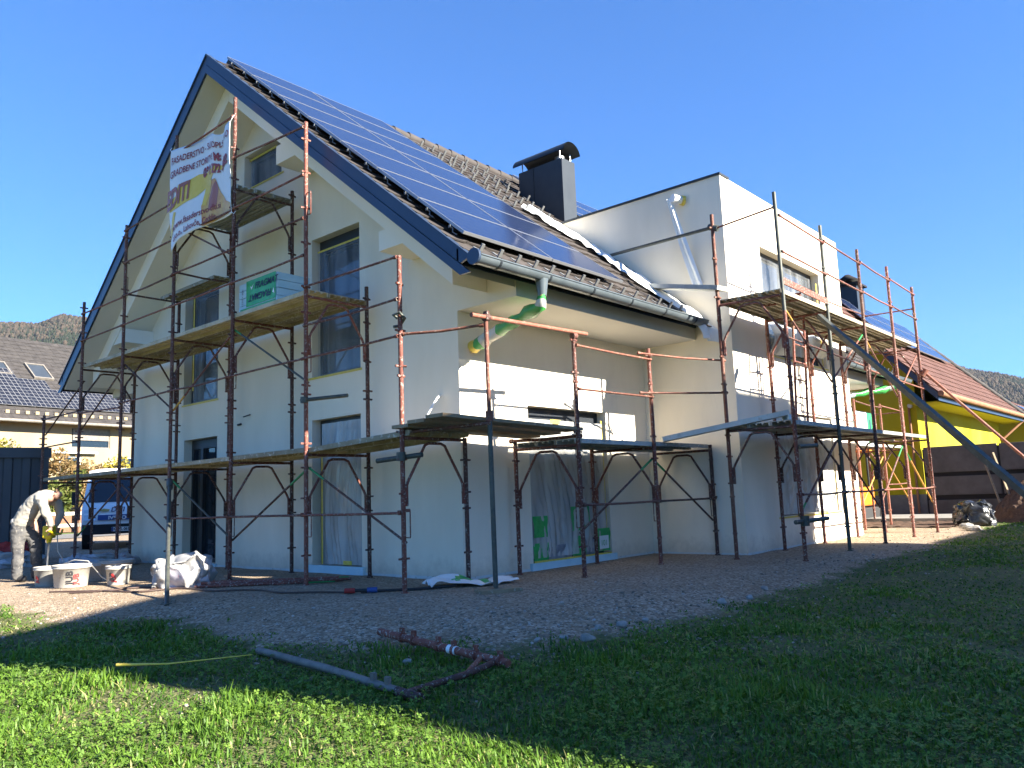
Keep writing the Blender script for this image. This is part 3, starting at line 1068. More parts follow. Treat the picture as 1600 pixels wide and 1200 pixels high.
def planks(parent, a0, a1, z0, z1, axis_, outs, mname, w=0.325):
    """channel planks along an axis between a0 and a1; outs = outer-edge offsets of each plank"""
    for o in outs:
        sec = [(0, 0.0), (w, 0.0), (w, -0.062), (w - 0.018, -0.062), (w - 0.022, -0.012), (w * 0.70, -0.012), (w * 0.68, -0.034), (w * 0.62, -0.034), (w * 0.60, -0.012),
               (w * 0.40, -0.012), (w * 0.38, -0.034), (w * 0.32, -0.034), (w * 0.30, -0.012), (0.022, -0.012), (0.018, -0.062), (0, -0.062)]
        j = random.uniform(-0.008, 0.008)
        mb = MB()
        if axis_ == 'y':
            poly = [(o + s, a0, z0 + t + j) for s, t in sec]
            mb.prism(poly, (0, a1 - a0, z1 - z0))
            if a1 - a0 > 0: mb.f = [f[::-1] for f in mb.f]
        else:
            poly = [(a0, o + s, z0 + t + j) for s, t in sec]
            mb.prism(poly, (a1 - a0, 0, z1 - z0))
        mb.build("deck_plank", M[mname], parent)

# --- scaffold along the gable
gs = empty("scaffold", (-0.7, 5.5, 0), "tall dark red frame scaffold along the shaded gable wall, hung with the banner", "scaffold", "scaffolds round the house")
GX0, GX1 = -1.24, -0.2
GY_ = [-0.27, 1.66, 3.57, 5.5, 7.42, 9.3, 11.22]
ztop_o = [3.97, 6.36, 7.44, 7.46, 6.34, 5.22, 3.12]
ztop_i = [1.8, 4.16, 6.18, 6.0, 5.05, 3.95, 1.82]
mats_o = ['rust', 'rust', 'rust', 'rust_dark', 'rust_dark', 'rust_dark', 'rust_dark']
cl = (0.38, 0.92, 1.12, 1.52, 1.84, 2.5, 2.62, 3.05, 3.62, 3.98, 4.6, 5.1, 5.62, 6.1, 6.6)
for i, y in enumerate(GY_):
    zb = hz(GX0, y)
    post(gs, GX0, y, zb, min(ztop_o[i], 3.97) if i in (0,) else ztop_o[i], mats_o[i], cl, [h for h in (0.78, 2.95, 5.15) if h < ztop_o[i] - 0.6 and h < (2.2 if i == 0 else 9)], (0, -1, 0))
    post(gs, GX1, y, 0.0, ztop_i[i], 'rust_dark', cl)
for i, y in enumerate(GY_):
    bracket(gs, (GX0, y), (GX1, y), 1.72 if i else 1.80, mats_o[i])
for i in range(1, 6):
    bracket(gs, (GX0, GY_[i]), (GX1, GY_[i]), 3.88, mats_o[i])
for i in (2, 3):
    bracket(gs, (GX0, GY_[i]), (GX1, GY_[i]), 5.96, 'rust_dark')
for i in (3, 4):
    rail(gs, (GX0, GY_[i], 5.02), (GX1, GY_[i], 5.02), 'rust_dark', 0.018, "half_level_transom")
gout = (-1.22, -0.885, -0.55)
for i in range(6):
    planks(gs, GY_[i] - (0.03 if i else 0.1), GY_[i + 1] - 0.035, 1.785 if i else 1.86, 1.785, 'y', gout, 'deck')
for i in range(1, 5):
    planks(gs, GY_[i] - 0.03, GY_[i + 1] - 0.035, 3.945, 3.945, 'y', gout, 'deck')
planks(gs, GY_[2] - 0.03, GY_[3] + 0.1, 6.02, 6.02, 'y', gout, 'deck_zinc')
planks(gs, GY_[3] - 0.05, GY_[4] + 0.05, 5.085, 5.085, 'y', (-0.55,), 'deck')
xr = GX0 - 0.035
def grail(i, j, za, zb, mn='rust_dark'):
    rail(gs, (xr, GY_[i], za), (xr, GY_[j], zb), mn)
for i in range(0, 3): grail(i, i + 1, 0.90, 0.90, 'rust')
for i in range(0, 5): grail(i, i + 1, 2.98 if i < 4 else 2.9, 2.98, 'rust')
grail(0, 1, 3.43, 3.43, 'rust'); grail(0, 1, 3.95, 3.97, 'rust')
grail(5, 6, 3.02, 3.02); grail(5, 6, 2.42, 2.42)
for i in range(1, 5):
    grail(i, i + 1, 4.42, 4.42, 'rust'); grail(i, i + 1, 4.95, 4.97, 'rust')
for i in range(1, 4):
    grail(i, i + 1, 5.58, 5.60, 'rust')
grail(1, 2, 6.28, 6.42, 'rust'); grail(2, 3, 7.12, 7.10, 'rust'); grail(3, 4, 6.25, 6.22)
rail(gs, (-1.24, -0.27, 3.0), (-0.78, -1.2, 3.02), 'rust_bright', 0.017)
xb = GX0 + 0.04
def gbr(i, za, j, zb, mn, tip=None):
    brace(gs, (xb, GY_[i], za), (xb, GY_[j], zb), mn, tip)
gbr(0, 0.56, 1, 1.52, 'rust_dark', ('tube_green', 1, 0.18)); gbr(1, 1.52, 2, 0.56, 'rust_dark', ('tube_green', 0, 0.22))
gbr(2, 0.56, 3, 1.52, 'tube_grey', ('tube_green', 1, 0.16))
gbr(4, 1.52, 3, 0.6, 'rust_dark'); gbr(5, 0.6, 4, 1.5, 'rust_dark', ('tube_green', 0, 0.2)); gbr(6, 1.52, 5, 0.6, 'rust_dark')
gbr(1, 2.66, 2, 3.70, 'tube_grey', ('tube_green', 1, 0.1)); gbr(2, 3.70, 3, 2.66, 'rust', ('tube_yellow', 1, 0.2)); gbr(4, 3.70, 3, 2.66, 'rust_dark')
gbr(4, 3.68, 5, 2.66, 'rust_dark'); gbr(3, 5.82, 2, 4.85, 'rust_dark'); gbr(6, 2.7, 5, 3.6, 'rust_dark')
# short clamp tubes sticking out sideways
mb = MB()
mb.tube((-1.28, 1.72, 2.42), (-0.98, 1.10, 2.44), 0.026, n=10)
mb.tube((-1.27, 1.66, 2.38), (-1.27, 1.66, 2.46), 0.05, n=10)
mb.build("tie_tube", M['tube_grey'], gs)
mb = MB()
mb.tube((-1.30, 0.12, 1.52), (-1.14, -0.5, 1.56), 0.03, n=10)
mb.tube((-1.26, -0.27, 1.50), (-1.26, -0.27, 1.60), 0.055, n=10)
mb.build("tie_tube", M['tube_grey'], gs)
mb = MB()
mb.path([(-1.26, -0.25, 3.2), (-1.30, -0.22, 3.24), (-1.30, -0.33, 3.25), (-1.22, -0.33, 3.19), (-1.2, -0.22, 3.12), (-1.28, -0.2, 3.1)], 0.02, 8)
mb.build("swivel_clamp", M['tube_grey'], gs)

# raker tube from the gable scaffold to the grass
mb = MB()
zb = hz(-3.05, 1.72)
mb.tube((-3.05, 1.72, zb), (-1.30, 5.36, 1.5), 0.027, n=12)
mb.tube((-1.42, 5.1, 1.38), (-1.30, 5.36, 1.5), 0.05, n=10)
rk = mb.build("prop_tube", M['tube_grey'], loc=(-3.05, 1.72, zb))
tag(rk, "dark steel tube propped from the grass edge up against the gable scaffold", "prop")

# --- scaffold along the long wall
ls = empty("scaffold", (2.7, -0.7, 0), "low red frame scaffold with one deck along the sunlit wall beside the box bay", "scaffold", "scaffolds round the house")
LX = [0.92, 2.77, 4.50]
LXi = [0.85, 2.63, 4.46]
ztl = [3.13, 3.15, 1.76]
for i in range(3):
    post(ls, LX[i], -1.22, hz(LX[i], -1.22), ztl[i], 'rust' if i < 2 else 'rust_dark', cl, (0.78,), (-1, 0, 0))
    if i < 2: post(ls, LXi[i], -0.2, 0.0, 1.80, 'rust', cl)
    bracket(ls, (LX[i], -1.22), (LXi[i], -0.2), 1.70, 'rust' if i < 2 else 'rust_dark')
for i in range(2):
    planks(ls, LX[i] - 0.03, LX[i + 1] - 0.03, 1.76, 1.76, 'x', (-1.20, -0.865, -0.53), 'deck_zinc')
for i in range(2):
    rail(ls, (LX[i], -1.255, 0.90), (LX[i + 1], -1.255, 0.90), 'rust_dark')
rail(ls, (LX[0], -1.255, 2.98), (LX[1], -1.255, 2.98), 'rust_bright'); rail(ls, (LX[0], -1.255, 2.40), (LX[1], -1.255, 2.42), 'rust_bright')
rail(ls, (LX[1] - 0.25, -1.19, 3.06), (3.95, -1.86, 3.0), 'rust_bright'); rail(ls, (LX[1] - 0.25, -1.19, 2.47), (3.95, -1.86, 2.5), 'rust_bright')
yb = -1.18
brace(ls, (LX[0], yb, 0.55), (LX[1], yb, 1.52), 'rust_dark', ('tube_green', 1, 0.18))
brace(ls, (LX[1], yb, 1.52), (LX[2], yb, 0.55), 'rust_dark', ('tube_green', 0, 0.18))
mb = MB()   # horizontal tube over the corner
mb.tube((-1.02, -1.24, 3.10), (1.18, -1.25, 3.16), 0.027, n=12)
mb.build("ledger_tube", M['rust_bright'], ls)
for x in (-0.76, 0.92):
    mb = MB()
    mb.tube((x - 0.04, -1.23, 3.10), (x + 0.04, -1.23, 3.11), 0.045, n=10)
    mb.obox((x, -1.23, 3.16), V((0.02, 0, 0)), V((0, 0.03, 0)), V((0, 0, 0.02)))
    mb.build("coupler", M['rust_dark'], ls)
# lone corner upright on its board
zb = hz(-0.74, -1.22)
mb = MB()
mb.tube((-0.74, -1.22, zb + 0.05), (-0.752, -1.22, 1.95), 0.029, n=12, mi=1)
mb.tube((-0.752, -1.22, 1.95), (-0.76, -1.22, 3.09), 0.026, n=12, mi=0)
mb.tube((-0.752, -1.22, 1.90), (-0.752, -1.22, 2.02), 0.045, n=12, mi=0)
up = mb.build("corner_upright", [M['rust_bright'], M['tube_grey']], ls)
bw = MB()
bw.obox((-0.72, -1.24, zb + 0.02), V((0.22, -0.10, 0)), V((0.05, 0.11, 0)), V((0, 0, 0.02)))
bd = bw.build("footing_board", M['wood'], loc=(-0.72, -1.24, zb))
tag(bd, "short weathered board on the gravel under the lone corner upright", "board")
# boards bridging the corner
for i, (p, q, w, zz) in enumerate((((-1.30, -0.30, 1.90), (0.98, -0.40, 1.84), 0.30, 0), ((-1.34, -0.62, 1.93), (1.00, -0.74, 1.86), 0.30, 0), ((-1.36, -0.95, 1.96), (1.02, -1.09, 1.88), 0.30, 0))):
    mb = MB(); mb.beam(p, q, w, 0.04)
    o = mb.build("scaffold_board", M['wood'], loc=p)
    tag(o, ["weathered wooden board bridging the scaffold corner, nearest the wall", "weathered wooden board bridging the scaffold corner, middle one of three", "weathered wooden board bridging the scaffold corner, at the outer edge"][i], "board", "boards over the scaffold corner")
rail(ls, (0.97, -1.24, 1.79), (0.80, -0.15, 1.79), 'rust', 0.022, "corner_transom")
rail(ls, (-0.75, -1.24, 1.88), (-1.22, -0.25, 1.83), 'rust_dark', 0.02, "corner_transom")

# --- scaffold round the bay
ws = empty("scaffold", (7.4, -2.4, 0), "two-deck frame scaffold in front of the box bay with ladder and raking props", "scaffold", "scaffolds round the house")
WX = [3.92, 5.72, 7.52, 9.27, 10.97]
WXi = [3.84, 5.60, 7.38, 9.15, 10.9]
ztw = [5.42, 5.33, 5.30, 5.32, 5.20]
mo = ['rust', 'tube_grey', 'rust_dark', 'rust', 'rust']
for i in range(5):
    post(ws, WX[i], -2.87, hz(WX[i], -2.87), 3.6 if i == 0 else ztw[i], mo[i], cl, (0.78, 2.95), (-1, 0, 0))
    post(ws, WXi[i], -1.87, 0.0, 5.32 if i == 0 else 3.96, 'rust' if i else 'rust_bright', cl)
mb = MB(); mb.tube((WX[0], -2.87, 3.6), (WX[0] - 0.02, -2.87, 5.42), 0.029, n=12)
mb.build("upright_tube", M['tube_grey'], ws)
for i in range(5):
    for zd in (1.93, 3.88):
        bracket(ws, (WX[i], -2.87), (WXi[i], -1.87), zd, 'rust' if zd > 3 else 'rust_dark')
for i in range(4):
    planks(ws, WX[i] - 0.04, WX[i + 1] - 0.04, 1.99, 1.99, 'x', (-2.86, -2.525, -2.19), 'deck_zinc')
    planks(ws, WX[i] - 0.04, WX[i + 1] - 0.04, 3.945, 3.945, 'x', (-2.86, -2.525, -2.19), 'deck')
# hatch frame with red toe board over the ladder
mb = MB()
mb.beam((WX[0] + 0.02, -2.88, 4.06), (WX[1] - 0.02, -2.88, 4.03), 0.022, 0.10)
mb.beam((WX[0] + 0.75, -2.85, 3.95), (WX[0] + 0.75, -2.2, 3.95), 0.03, 0.12)
mb.build("toe_board", M['rust'], ws)
for i in range(4):
    rail(ws, (WX[i], -2.905, 5.06), (WX[i + 1], -2.905, 5.02), 'rust'); rail(ws, (WX[i], -2.905, 4.50), (WX[i + 1], -2.905, 4.48), 'rust')
    rail(ws, (WX[i], -2.905, 0.92), (WX[i + 1], -2.905, 0.92), 'rust_dark' if i < 2 else 'rust_bright')
rail(ws, (WXi[0], -1.87, 5.08), (WX[0], -2.87, 5.20), 'rust')
rail(ws, (WX[4], -2.87, 4.72), (WXi[4], -1.87, 4.72), 'rust')
rail(ws, (WXi[3] - 0.6, -1.87, 4.7), (WXi[4], -1.87, 4.75), 'rust_dark')
yb = -2.83
brace(ws, (WX[0], yb, 0.62), (WX[1], yb, 1.75), 'rust_dark', ('tube_green', 0, 0.15)); brace(ws, (WX[2], yb, 0.62), (WX[1], yb, 1.75), 'rust_dark')
brace(ws, (WX[2], yb, 0.62), (WX[3], yb, 1.75), 'rust_dark', ('tube_green', 1, 0.2)); brace(ws, (WX[4], yb, 0.62), (WX[3], yb, 1.75), 'tube_yellow', ('tube_green', 1, 0.25))
brace(ws, (WX[0], yb, 3.72), (WX[1], yb, 2.7), 'rust_dark', ('tube_yellow', 0, 0.2)); brace(ws, (WX[1], yb, 2.7), (WX[2], yb, 3.72), 'rust_bright', ('tube_green', 1, 0.15))
brace(ws, (WX[2], yb, 3.72), (WX[3], yb, 2.7), 'rust_bright', ('tube_yellow', 0, 0.2)); brace(ws, (WX[3], yb, 2.7), (WX[4], yb, 3.72), 'rust_bright')
rail(ws, (WX[2], -2.9, 3.05), (WX[4], -2.9, 2.98), 'rust_bright'); rail(ws, (WX[0], -2.8, 3.25), (WX[2], -2.8, 3.15), 'rust_dark')
# ladder
mb = MB()
l0, l1 = V((5.15, -2.42, 2.0)), V((5.40, -2.42, 4.05))
r0, r1 = l0 + V((0.52, 0.02, 0)), l1 + V((0.52, 0.02, 0.0))
mb.tube(l0, l1, 0.022, n=8); mb.tube(r0, r1, 0.022, n=8)
for k in range(7):
    t = (k + 0.6) / 7
    mb.tube(l0 + (l1 - l0) * t, r0 + (r1 - r0) * t, 0.013, n=8)
mb.build("ladder", M['rust'], ws)
mb = MB()
mb.tube((3.70, -2.86, 0.54), (4.55, -3.0, 0.56), 0.032, n=10); mb.tube((3.92, -2.91, 0.48), (3.92, -2.91, 0.62), 0.06, n=10)
mb.build("tie_tube", M['tube_grey'], ws)
mb = MB()
mb.tube((3.92, -2.91, 1.60), (4.32, -3.02, 1.62), 0.032, n=10)
mb.build("tie_tube", M['tube_grey'], ws)
# long tube reaching along the bay side wall
mb = MB()
mb.tube((3.86, -1.92, 5.12), (4.46, 0.62, 5.33), 0.028, n=10)
mb.tube((3.86, -1.95, 5.08), (3.86, -1.8, 5.14), 0.05, n=10)
mb.build("ledger_tube", M['tube_grey'], ws)
# zinc plank from scaffold to roof
mb = MB(); mb.beam((3.9, -1.95, 4.12), (4.30, -0.05, 4.62), 0.30, 0.07)
o = mb.build("gangplank", M['deck_zinc'], loc=(3.9, -1.95, 4.12))
tag(o, "narrow zinc plank laid from the bay scaffold onto the roof tiles", "plank")
# ramp plank with cut insulation piece at its upper end
mb = MB(); mb.beam((3.20, -1.1, 1.81), (4.28, -2.62, 2.13), 0.36, 0.075)
rp = mb.build("ramp_plank", M['deck_zinc'], loc=(3.02, -1.0, 1.8))
tag(rp, "zinc plank sloping up from the low scaffold to the bay scaffold deck", "plank")
mb = MB(); mb.obox((4.24, -2.66, 2.045), V((0.14, 0.11, 0)), V((-0.16, 0.20, 0)) * 0.15, V((0, 0, 0.045)))
o = mb.build("insulation_offcut", M['xps'], loc=(4.24, -2.66, 2.0))
tag(o, "light blue insulation offcut under the top end of the ramp plank", "insulation")

# raking props on the far side
zb = hz(1.9, -6.75)
mb = MB(); mb.beam((5.0, -2.98, 3.66), (1.55, -6.95, zb + 0.02), 0.065, 0.075)
o = mb.build("raking_prop", M['tube_grey'], loc=(1.55, -6.95, zb))
tag(o, "thick grey beam propped from the bay scaffold out to the lawn", "prop")
zb = hz(11.55, -5.9)
mb = MB(); mb.tube((10.97, -2.95, 3.32), (11.5, -5.75, zb), 0.03, n=12); mb.tube((10.95, -2.9, 3.25), (10.98, -2.98, 3.38), 0.06, n=10)
o = mb.build("raking_prop", M['rust_bright'], loc=(11.5, -5.75, zb))
tag(o, "slim rusty tube propped from the last scaffold post to the lawn", "prop")

# --- small scaffold behind the bay
bs = empty("scaffold", (14, -0.7, 0), "small single-deck scaffold behind the box bay in front of the yellow house", "scaffold", "scaffolds round the house")
BX = [11.7, 13.6, 15.5]
for i, x in enumerate(BX):
    post(bs, x, -1.2, 0, 3.0, 'rust_bright', cl); post(bs, x - 0.05, -0.25, 0, 3.0 if i == 2 else 1.95, 'rust', cl)
    bracket(bs, (x, -1.2), (x - 0.05, -0.25), 1.93, 'rust')
for i in range(2):
    planks(bs, BX[i] - 0.03, BX[i + 1] - 0.03, 1.99, 1.99, 'x', (-1.18, -0.845, -0.51), 'deck_zinc')
    rail(bs, (BX[i], -1.23, 2.95), (BX[i + 1], -1.23, 2.9), 'rust_bright'); rail(bs, (BX[i], -1.23, 2.12), (BX[i + 1], -1.23, 2.10), 'rust_bright')
rail(bs, (BX[2], -1.2, 2.9), (BX[2] - 0.05, -0.25, 2.9), 'rust')
rail(bs, (BX[1], -1.2, 1.0), (BX[2], -1.2, 1.02), 'rust_bright')
brace(bs, (BX[0], -1.17, 0.55), (BX[1], -1.17, 1.7), 'tube_yellow'); brace(bs, (BX[1], -1.17, 1.7), (BX[2], -1.17, 0.55), 'tube_yellow')
brace(bs, (BX[0] - 0.05, -0.25, 1.7), (BX[1] - 0.05, -0.25, 0.6), 'tube_yellow')

# ------------------------------------------------------------------ things on the scaffold
def carton(name, x0, x1, y0, y1, z0, z1, label, face):
    """pack of insulation boards; face '-x' carries the green printed wrap"""
    root = empty(name, ((x0 + x1) / 2, (y0 + y1) / 2, z0), label, "insulation pack")
    nn = 4
    for k in range(nn):
        za = z0 + (z1 - z0) * k / nn; zb_ = z0 + (z1 - z0) * (k + 1) / nn - 0.008
        mb = MB(); j = random.uniform(0, 0.006)
        mb.box(x0 + j, x1 - j, y0 + j, y1 - j, za, zb_)
        mb.build("foam_board", M['xps'], root)
    return root
ep = carton("insulation_pack", -1.12, -0.56, 2.55, 3.60, 3.955, 4.42, "green and pale blue wrapped pack of insulation boards on the gable scaffold deck", '-x')
mb = MB()
xf = -1.128
mb.add([(xf, 3.38, 4.03), (xf, 2.58, 4.03), (xf, 2.58, 4.425), (xf, 3.38, 4.425)], [(0, 1, 2, 3)])
mb.add([(xf, 3.55, 3.958), (xf, 2.58, 3.958), (xf, 2.58, 4.015), (xf, 3.55, 4.015)], [(0, 1, 2, 3)])
mb.build("green_wrap", M['green_foil'], ep)
def letters(parent, s, size, to3, material, shear=0, bold=0.0, name="lettering"):
    vs, fs = text_mesh(s, size, shear, bold)
    mb = MB(); mb.add([to3(a, b) for a, b in vs], fs)
    return mb.build(name, material, parent)
M['ink_navy'] = mat("navy_ink", (0.012, 0.02, 0.07), 0.6)
M['ink_red'] = mat("crimson_ink", (0.26, 0.018, 0.018), 0.5)
M['ink_bright'] = mat("red_ink", (0.55, 0.03, 0.03), 0.5)
M['ink_white'] = mat("white_ink", (0.8, 0.8, 0.8), 0.5)
M['ink_dark'] = mat("dark_ink", (0.02, 0.02, 0.025), 0.5)
letters(ep, "FRAGMAT", 0.135, lambda a, b: (xf - 0.006, 3.14 - a, 4.27 + b), M['ink_navy'], 0.25, 0.004)
letters(ep, "FRAGMAT", 0.135, lambda a, b: (xf - 0.006, 2.68 + a, 4.19 - b), M['ink_navy'], 0.25, 0.004)
mb = MB()
mb.add([(xf - 0.006, 3.26, 4.33), (xf - 0.006, 3.22, 4.27), (xf - 0.006, 3.16, 4.36), (xf - 0.006, 3.22, 4.31)], [(0, 1, 2, 3)])
mb.add([(xf - 0.006, 2.66, 4.13), (xf - 0.006, 2.62, 4.19), (xf - 0.006, 2.60, 4.10)], [(0, 1, 2)])
mb.build("leaf_emblem", M['ink_white'], ep)
for k in range(6):
    pass
letters(ep, "1250 x 600", 0.06, lambda a, b: (xf - 0.004, 3.50 - b, 4.05 + a), M['ink_dark'])
ep2 = carton("insulation_pack", 12.35, 13.55, -1.0, -0.45, 2.02, 2.78, "white insulation pack with green end wrap on the small scaffold by the yellow house", '-y')
mb = MB()
mb.add([(13.15, -1.008, 2.05), (13.56, -1.008, 2.05), (13.56, -1.008, 2.785), (13.15, -1.008, 2.785)], [(0, 1, 2, 3)])
mb.build("green_wrap", M['green_foil'], ep2)
mb = MB()
mb.add([(12.34, -1.006, 2.02), (13.15, -1.006, 2.02), (13.15, -1.006, 2.785), (12.34, -1.006, 2.785)], [(0, 1, 2, 3)])
mb.build("white_wrap", M['film_opaque'], ep2)
mb = MB(); mb.obox((13.35, -1.012, 2.45), V((0.05, 0, 0)), V((0, 0.002, 0)), V((0.02, 0, 0.16)))
mb.build("printed_mark", M['ink_navy'], ep2)

# ------------------------------------------------------------------ advertising banner
BW, BH = 1.96, 1.66
def banner(u, v, off=0.0):
    """u 0..BW from the far post, v 0..BH from the bottom"""
    s = u / BW; t = v / BH
    y = 5.52 - 1.97 * s
    top = 7.16 - 0.16 * s - 0.14 * math.sin(math.pi * min(1, max(0, s))) * 0 + (-0.12 * math.exp(-((s - 0.80) / 0.10) ** 2)) + 0.02 * s
    bot = 5.46 + 0.06 * s - 0.10 * math.exp(-((s - 0.0) / 0.12) ** 2) + 0.05 * math.sin(math.pi * s)
    z = bot + (top - bot) * t
    x = -1.285 - 0.05 * math.sin(s * 6.3 + t * 2.0) - 0.030 * math.exp(-((s - 0.72 - 0.12 * (t - 0.8)) / 0.05) ** 2) * (0.3 + t) + 0.05 * math.exp(-((s - 0.84) / 0.05) ** 2) * t
    x -= 0.02 * noise.noise(V((s * 5, t * 4, 0)))
    return V((x - off, y, z))
bn = empty("banner", (-1.28, 4.5, 5.45), "white printed advertising banner hung between two upper posts of the gable scaffold", "banner")
M['banner'] = speckled("banner_vinyl", (0.66, 0.67, 0.69), (0.72, 0.73, 0.75), scale=3, rough=0.35)
mb = MB(); mb.grid(lambda u, v: banner(u * BW, v * BH), 60, 40)
sheet = mb.build("sheet", M['banner'], bn); solidify(sheet, 0.004)
M['ban_yellow'] = speckled("banner_yellow_print", (0.66, 0.44, 0.02), (0.72, 0.52, 0.08), scale=3, rough=0.4)
M['ban_orange'] = speckled("banner_orange_print", (0.55, 0.22, 0.04), (0.66, 0.42, 0.10), scale=3, rough=0.4)
M['ban_brown'] = mat("banner_brown_print", (0.32, 0.08, 0.03), 0.4)
def patch(poly, mname, off, name="printed_shape"):
    """filled shape on the banner, subdivided so it follows the folds"""
    me_ = bmesh.new()
    vs_ = [me_.verts.new((a, b, 0)) for a, b in poly]
    me_.faces.new(vs_)
    bmesh.ops.triangulate(me_, faces=me_.faces[:])
    for _ in range(4):
        es = [e for e in me_.edges if e.calc_length() > 0.09]
        if not es: break
        bmesh.ops.subdivide_edges(me_, edges=es, cuts=1)
        bmesh.ops.triangulate(me_, faces=[f for f in me_.faces if len(f.verts) > 3])
    me_.verts.index_update()
    mb = MB()
    mb.add([banner(v.co.x, v.co.y, off) for v in me_.verts], [tuple(v.index for v in f.verts) for f in me_.faces])
    me_.free()
    return mb.build(name, M[mname], bn)
patch([(0.02, 0.62), (0.30, 0.58), (0.80, 0.62), (1.1, 0.72), (1.45, 0.98), (1.95, 0.94), (1.5, 1.08), (1.1, 0.98), (0.86, 1.02), (0.5, 0.96), (0.30, 0.98), (0.22, 0.82), (0.02, 0.80)], 'ban_yellow', 0.007)
patch([(0.02, 0.16), (0.14, 0.26), (0.26, 0.52), (0.18, 0.56), (0.02, 0.32)], 'ban_yellow', 0.007)
patch([(1.02, 0.02), (1.30, -0.0), (1.94, 0.10), (1.94, 0.20), (1.75, 0.30), (1.58, 0.52), (1.40, 0.82), (1.22, 0.80), (1.08, 0.56), (0.98, 0.40), (1.0, 0.2)], 'ban_orange', 0.008)
patch([(1.16, 0.24), (1.42, 0.34), (1.50, 0.62), (1.42, 0.78), (1.30, 0.66), (1.2, 0.5)], 'ban_brown', 0.010)
patch([(1.0, 0.4), (1.1, 0.38), (1.28, 0.78), (1.22, 0.84), (1.06, 0.70)], 'ban_yellow', 0.011)
def btext(s, u, v, size, mname, shear=0.0, bold=0.0, sx=1.0, off=0.013):
    vs, fs = text_mesh(s, size, shear, bold)
    mb = MB(); mb.add([banner(u + a * sx, v + b, off) for a, b in vs], fs)
    return mb.build("lettering", M[mname], bn)
btext("FASADERSTVO - SLIKOPL", 0.05, 1.40, 0.165, 'ink_red', 0, 0.002, 0.86)
btext("GRADBENE STORITVE", 0.03, 1.17, 0.165, 'ink_red', 0, 0.002, 0.82)
btext("STVO", 1.62, 1.40, 0.165, 'ink_red', 0, 0.002, 0.75)
btext("M:", 1.42, 1.16, 0.20, 'ink_red', 0, 0.012, 0.9)
btext("031 272 582", 0.98, 0.93, 0.225, 'ink_red', 0.1, 0.012, 0.80)
btext("EDITI", -0.10, 0.66, 0.44, 'ban_brown', 0.18, 0.016, 0.70, 0.016)
btext("www.fasaderstvo-diti.si", 0.13, 0.24, 0.165, 'ink_red', 0, 0.002, 0.92)
btext("d.o.o., Lahovče, Cerklje", 0.15, 0.07, 0.15, 'ink_red', 0, 0.002, 0.86)
mb = MB()
for (u, v, d) in ((BW, BH - 0.02, (0, -0.06, 0.05)), (0.02, BH - 0.02, (0, 0.05, 0.05)), (BW, 0.02, (0, -0.06, -0.04)), (0.95, BH, (0, 0, 0.06))):
    p = banner(u, v, 0.0)
    mb.path([p, p + V(d), p + V(d) + V((0.03, 0, 0.05))], 0.006, 6)
mb.build("tie_cord", M['ink_white'], bn)

# ------------------------------------------------------------------ clutter on the ground
def bucket(x, y, r, h, label, handle=0.6, marks=None, rot=0.0):
    z = hz(x, y)
    t = empty("bucket", (x, y, z), label, "bucket", "plaster buckets by the worker")
    mb = MB()
    mb.lathe((x, y, z), [(0.0, 0.003), (r * 0.84, 0.0), (r * 0.86, 0.01), (r * 0.97, h - 0.05), (r * 1.04, h - 0.048), (r * 1.04, h - 0.03), (r, h - 0.028),
                         (r * 1.05, h - 0.01), (r * 1.06, h), (r * 0.99, h), (r * 0.96, h - 0.04), (r * 0.93, h * 0.75), (0, h * 0.74)], 28)
    mb.build("body", M['bucket'], t)
    if handle is not None:
        mb = MB()
        pts = []
        for k in range(15):
            a = math.pi * k / 14
            pts.append(V((x + r * 1.06 * math.cos(a) * math.cos(rot), y + r * 1.06 * math.cos(a) * math.sin(rot), z + h - 0.03)) +
                       V((-math.sin(rot) * math.cos(handle), math.cos(rot) * math.cos(handle), math.sin(handle))) * (r * 0.98 * math.sin(a)))
        mb.path(pts, 0.006, 6)
        mb.build("handle", M['bucket'], t)
    if marks:
        ang = math.atan2(CAMP.y - y, CAMP.x - x)
        for s_, size, da, zz, mn, rotl in marks:
            vs, fs = text_mesh(s_, size, 0, 0.003)
            mb = MB()
            pp = []
            for a, b in vs:
                if rotl: a, b = -b, a
                th = ang + da + a / (r * 0.95)
                rr = r * (0.86 + 0.13 * (zz + b) / h) + 0.008
                pp.append((x + rr * math.cos(th), y + rr * math.sin(th), z + zz + b))
            mb.add(pp, fs)
            mb.build("printed_mark", M[mn], t)
    return t
M['bucket'] = speckled("stained_white_plastic", (0.34, 0.32, 0.28), (0.42, 0.405, 0.37), (0.25, 0.21, 0.16), 8, 0.5)
bucket(-2.92, 5.72, 0.19, 0.28, "white plaster bucket at the worker's feet, being stirred with the mixer", None, [("JUB", 0.07, -0.75, 0.06, 'ink_bright', True)])
bucket(-2.86, 5.02, 0.245, 0.31, "widest white mortar tub in front of the bent worker", 0.12, [("JUB", 0.12, 0.08, 0.05, 'ink_dark', True), ("JUB", 0.10, 0.42, 0.04, 'ink_bright', True)], 2.3)
bucket(-2.30, 5.70, 0.20, 0.27, "white bucket half hidden behind the widest tub", None, None)
bucket(-2.02, 5.55, 0.25, 0.30, "large plain white bucket behind the smallest tub", None, None)
bucket(-2.36, 4.66, 0.165, 0.27, "smallest white tub, nearest the crumpled sack", None, [("JUB", 0.075, -0.45, 0.07, 'ink_dark', True), ("JUB", 0.08, -0.2, 0.05, 'ink_bright', True)])

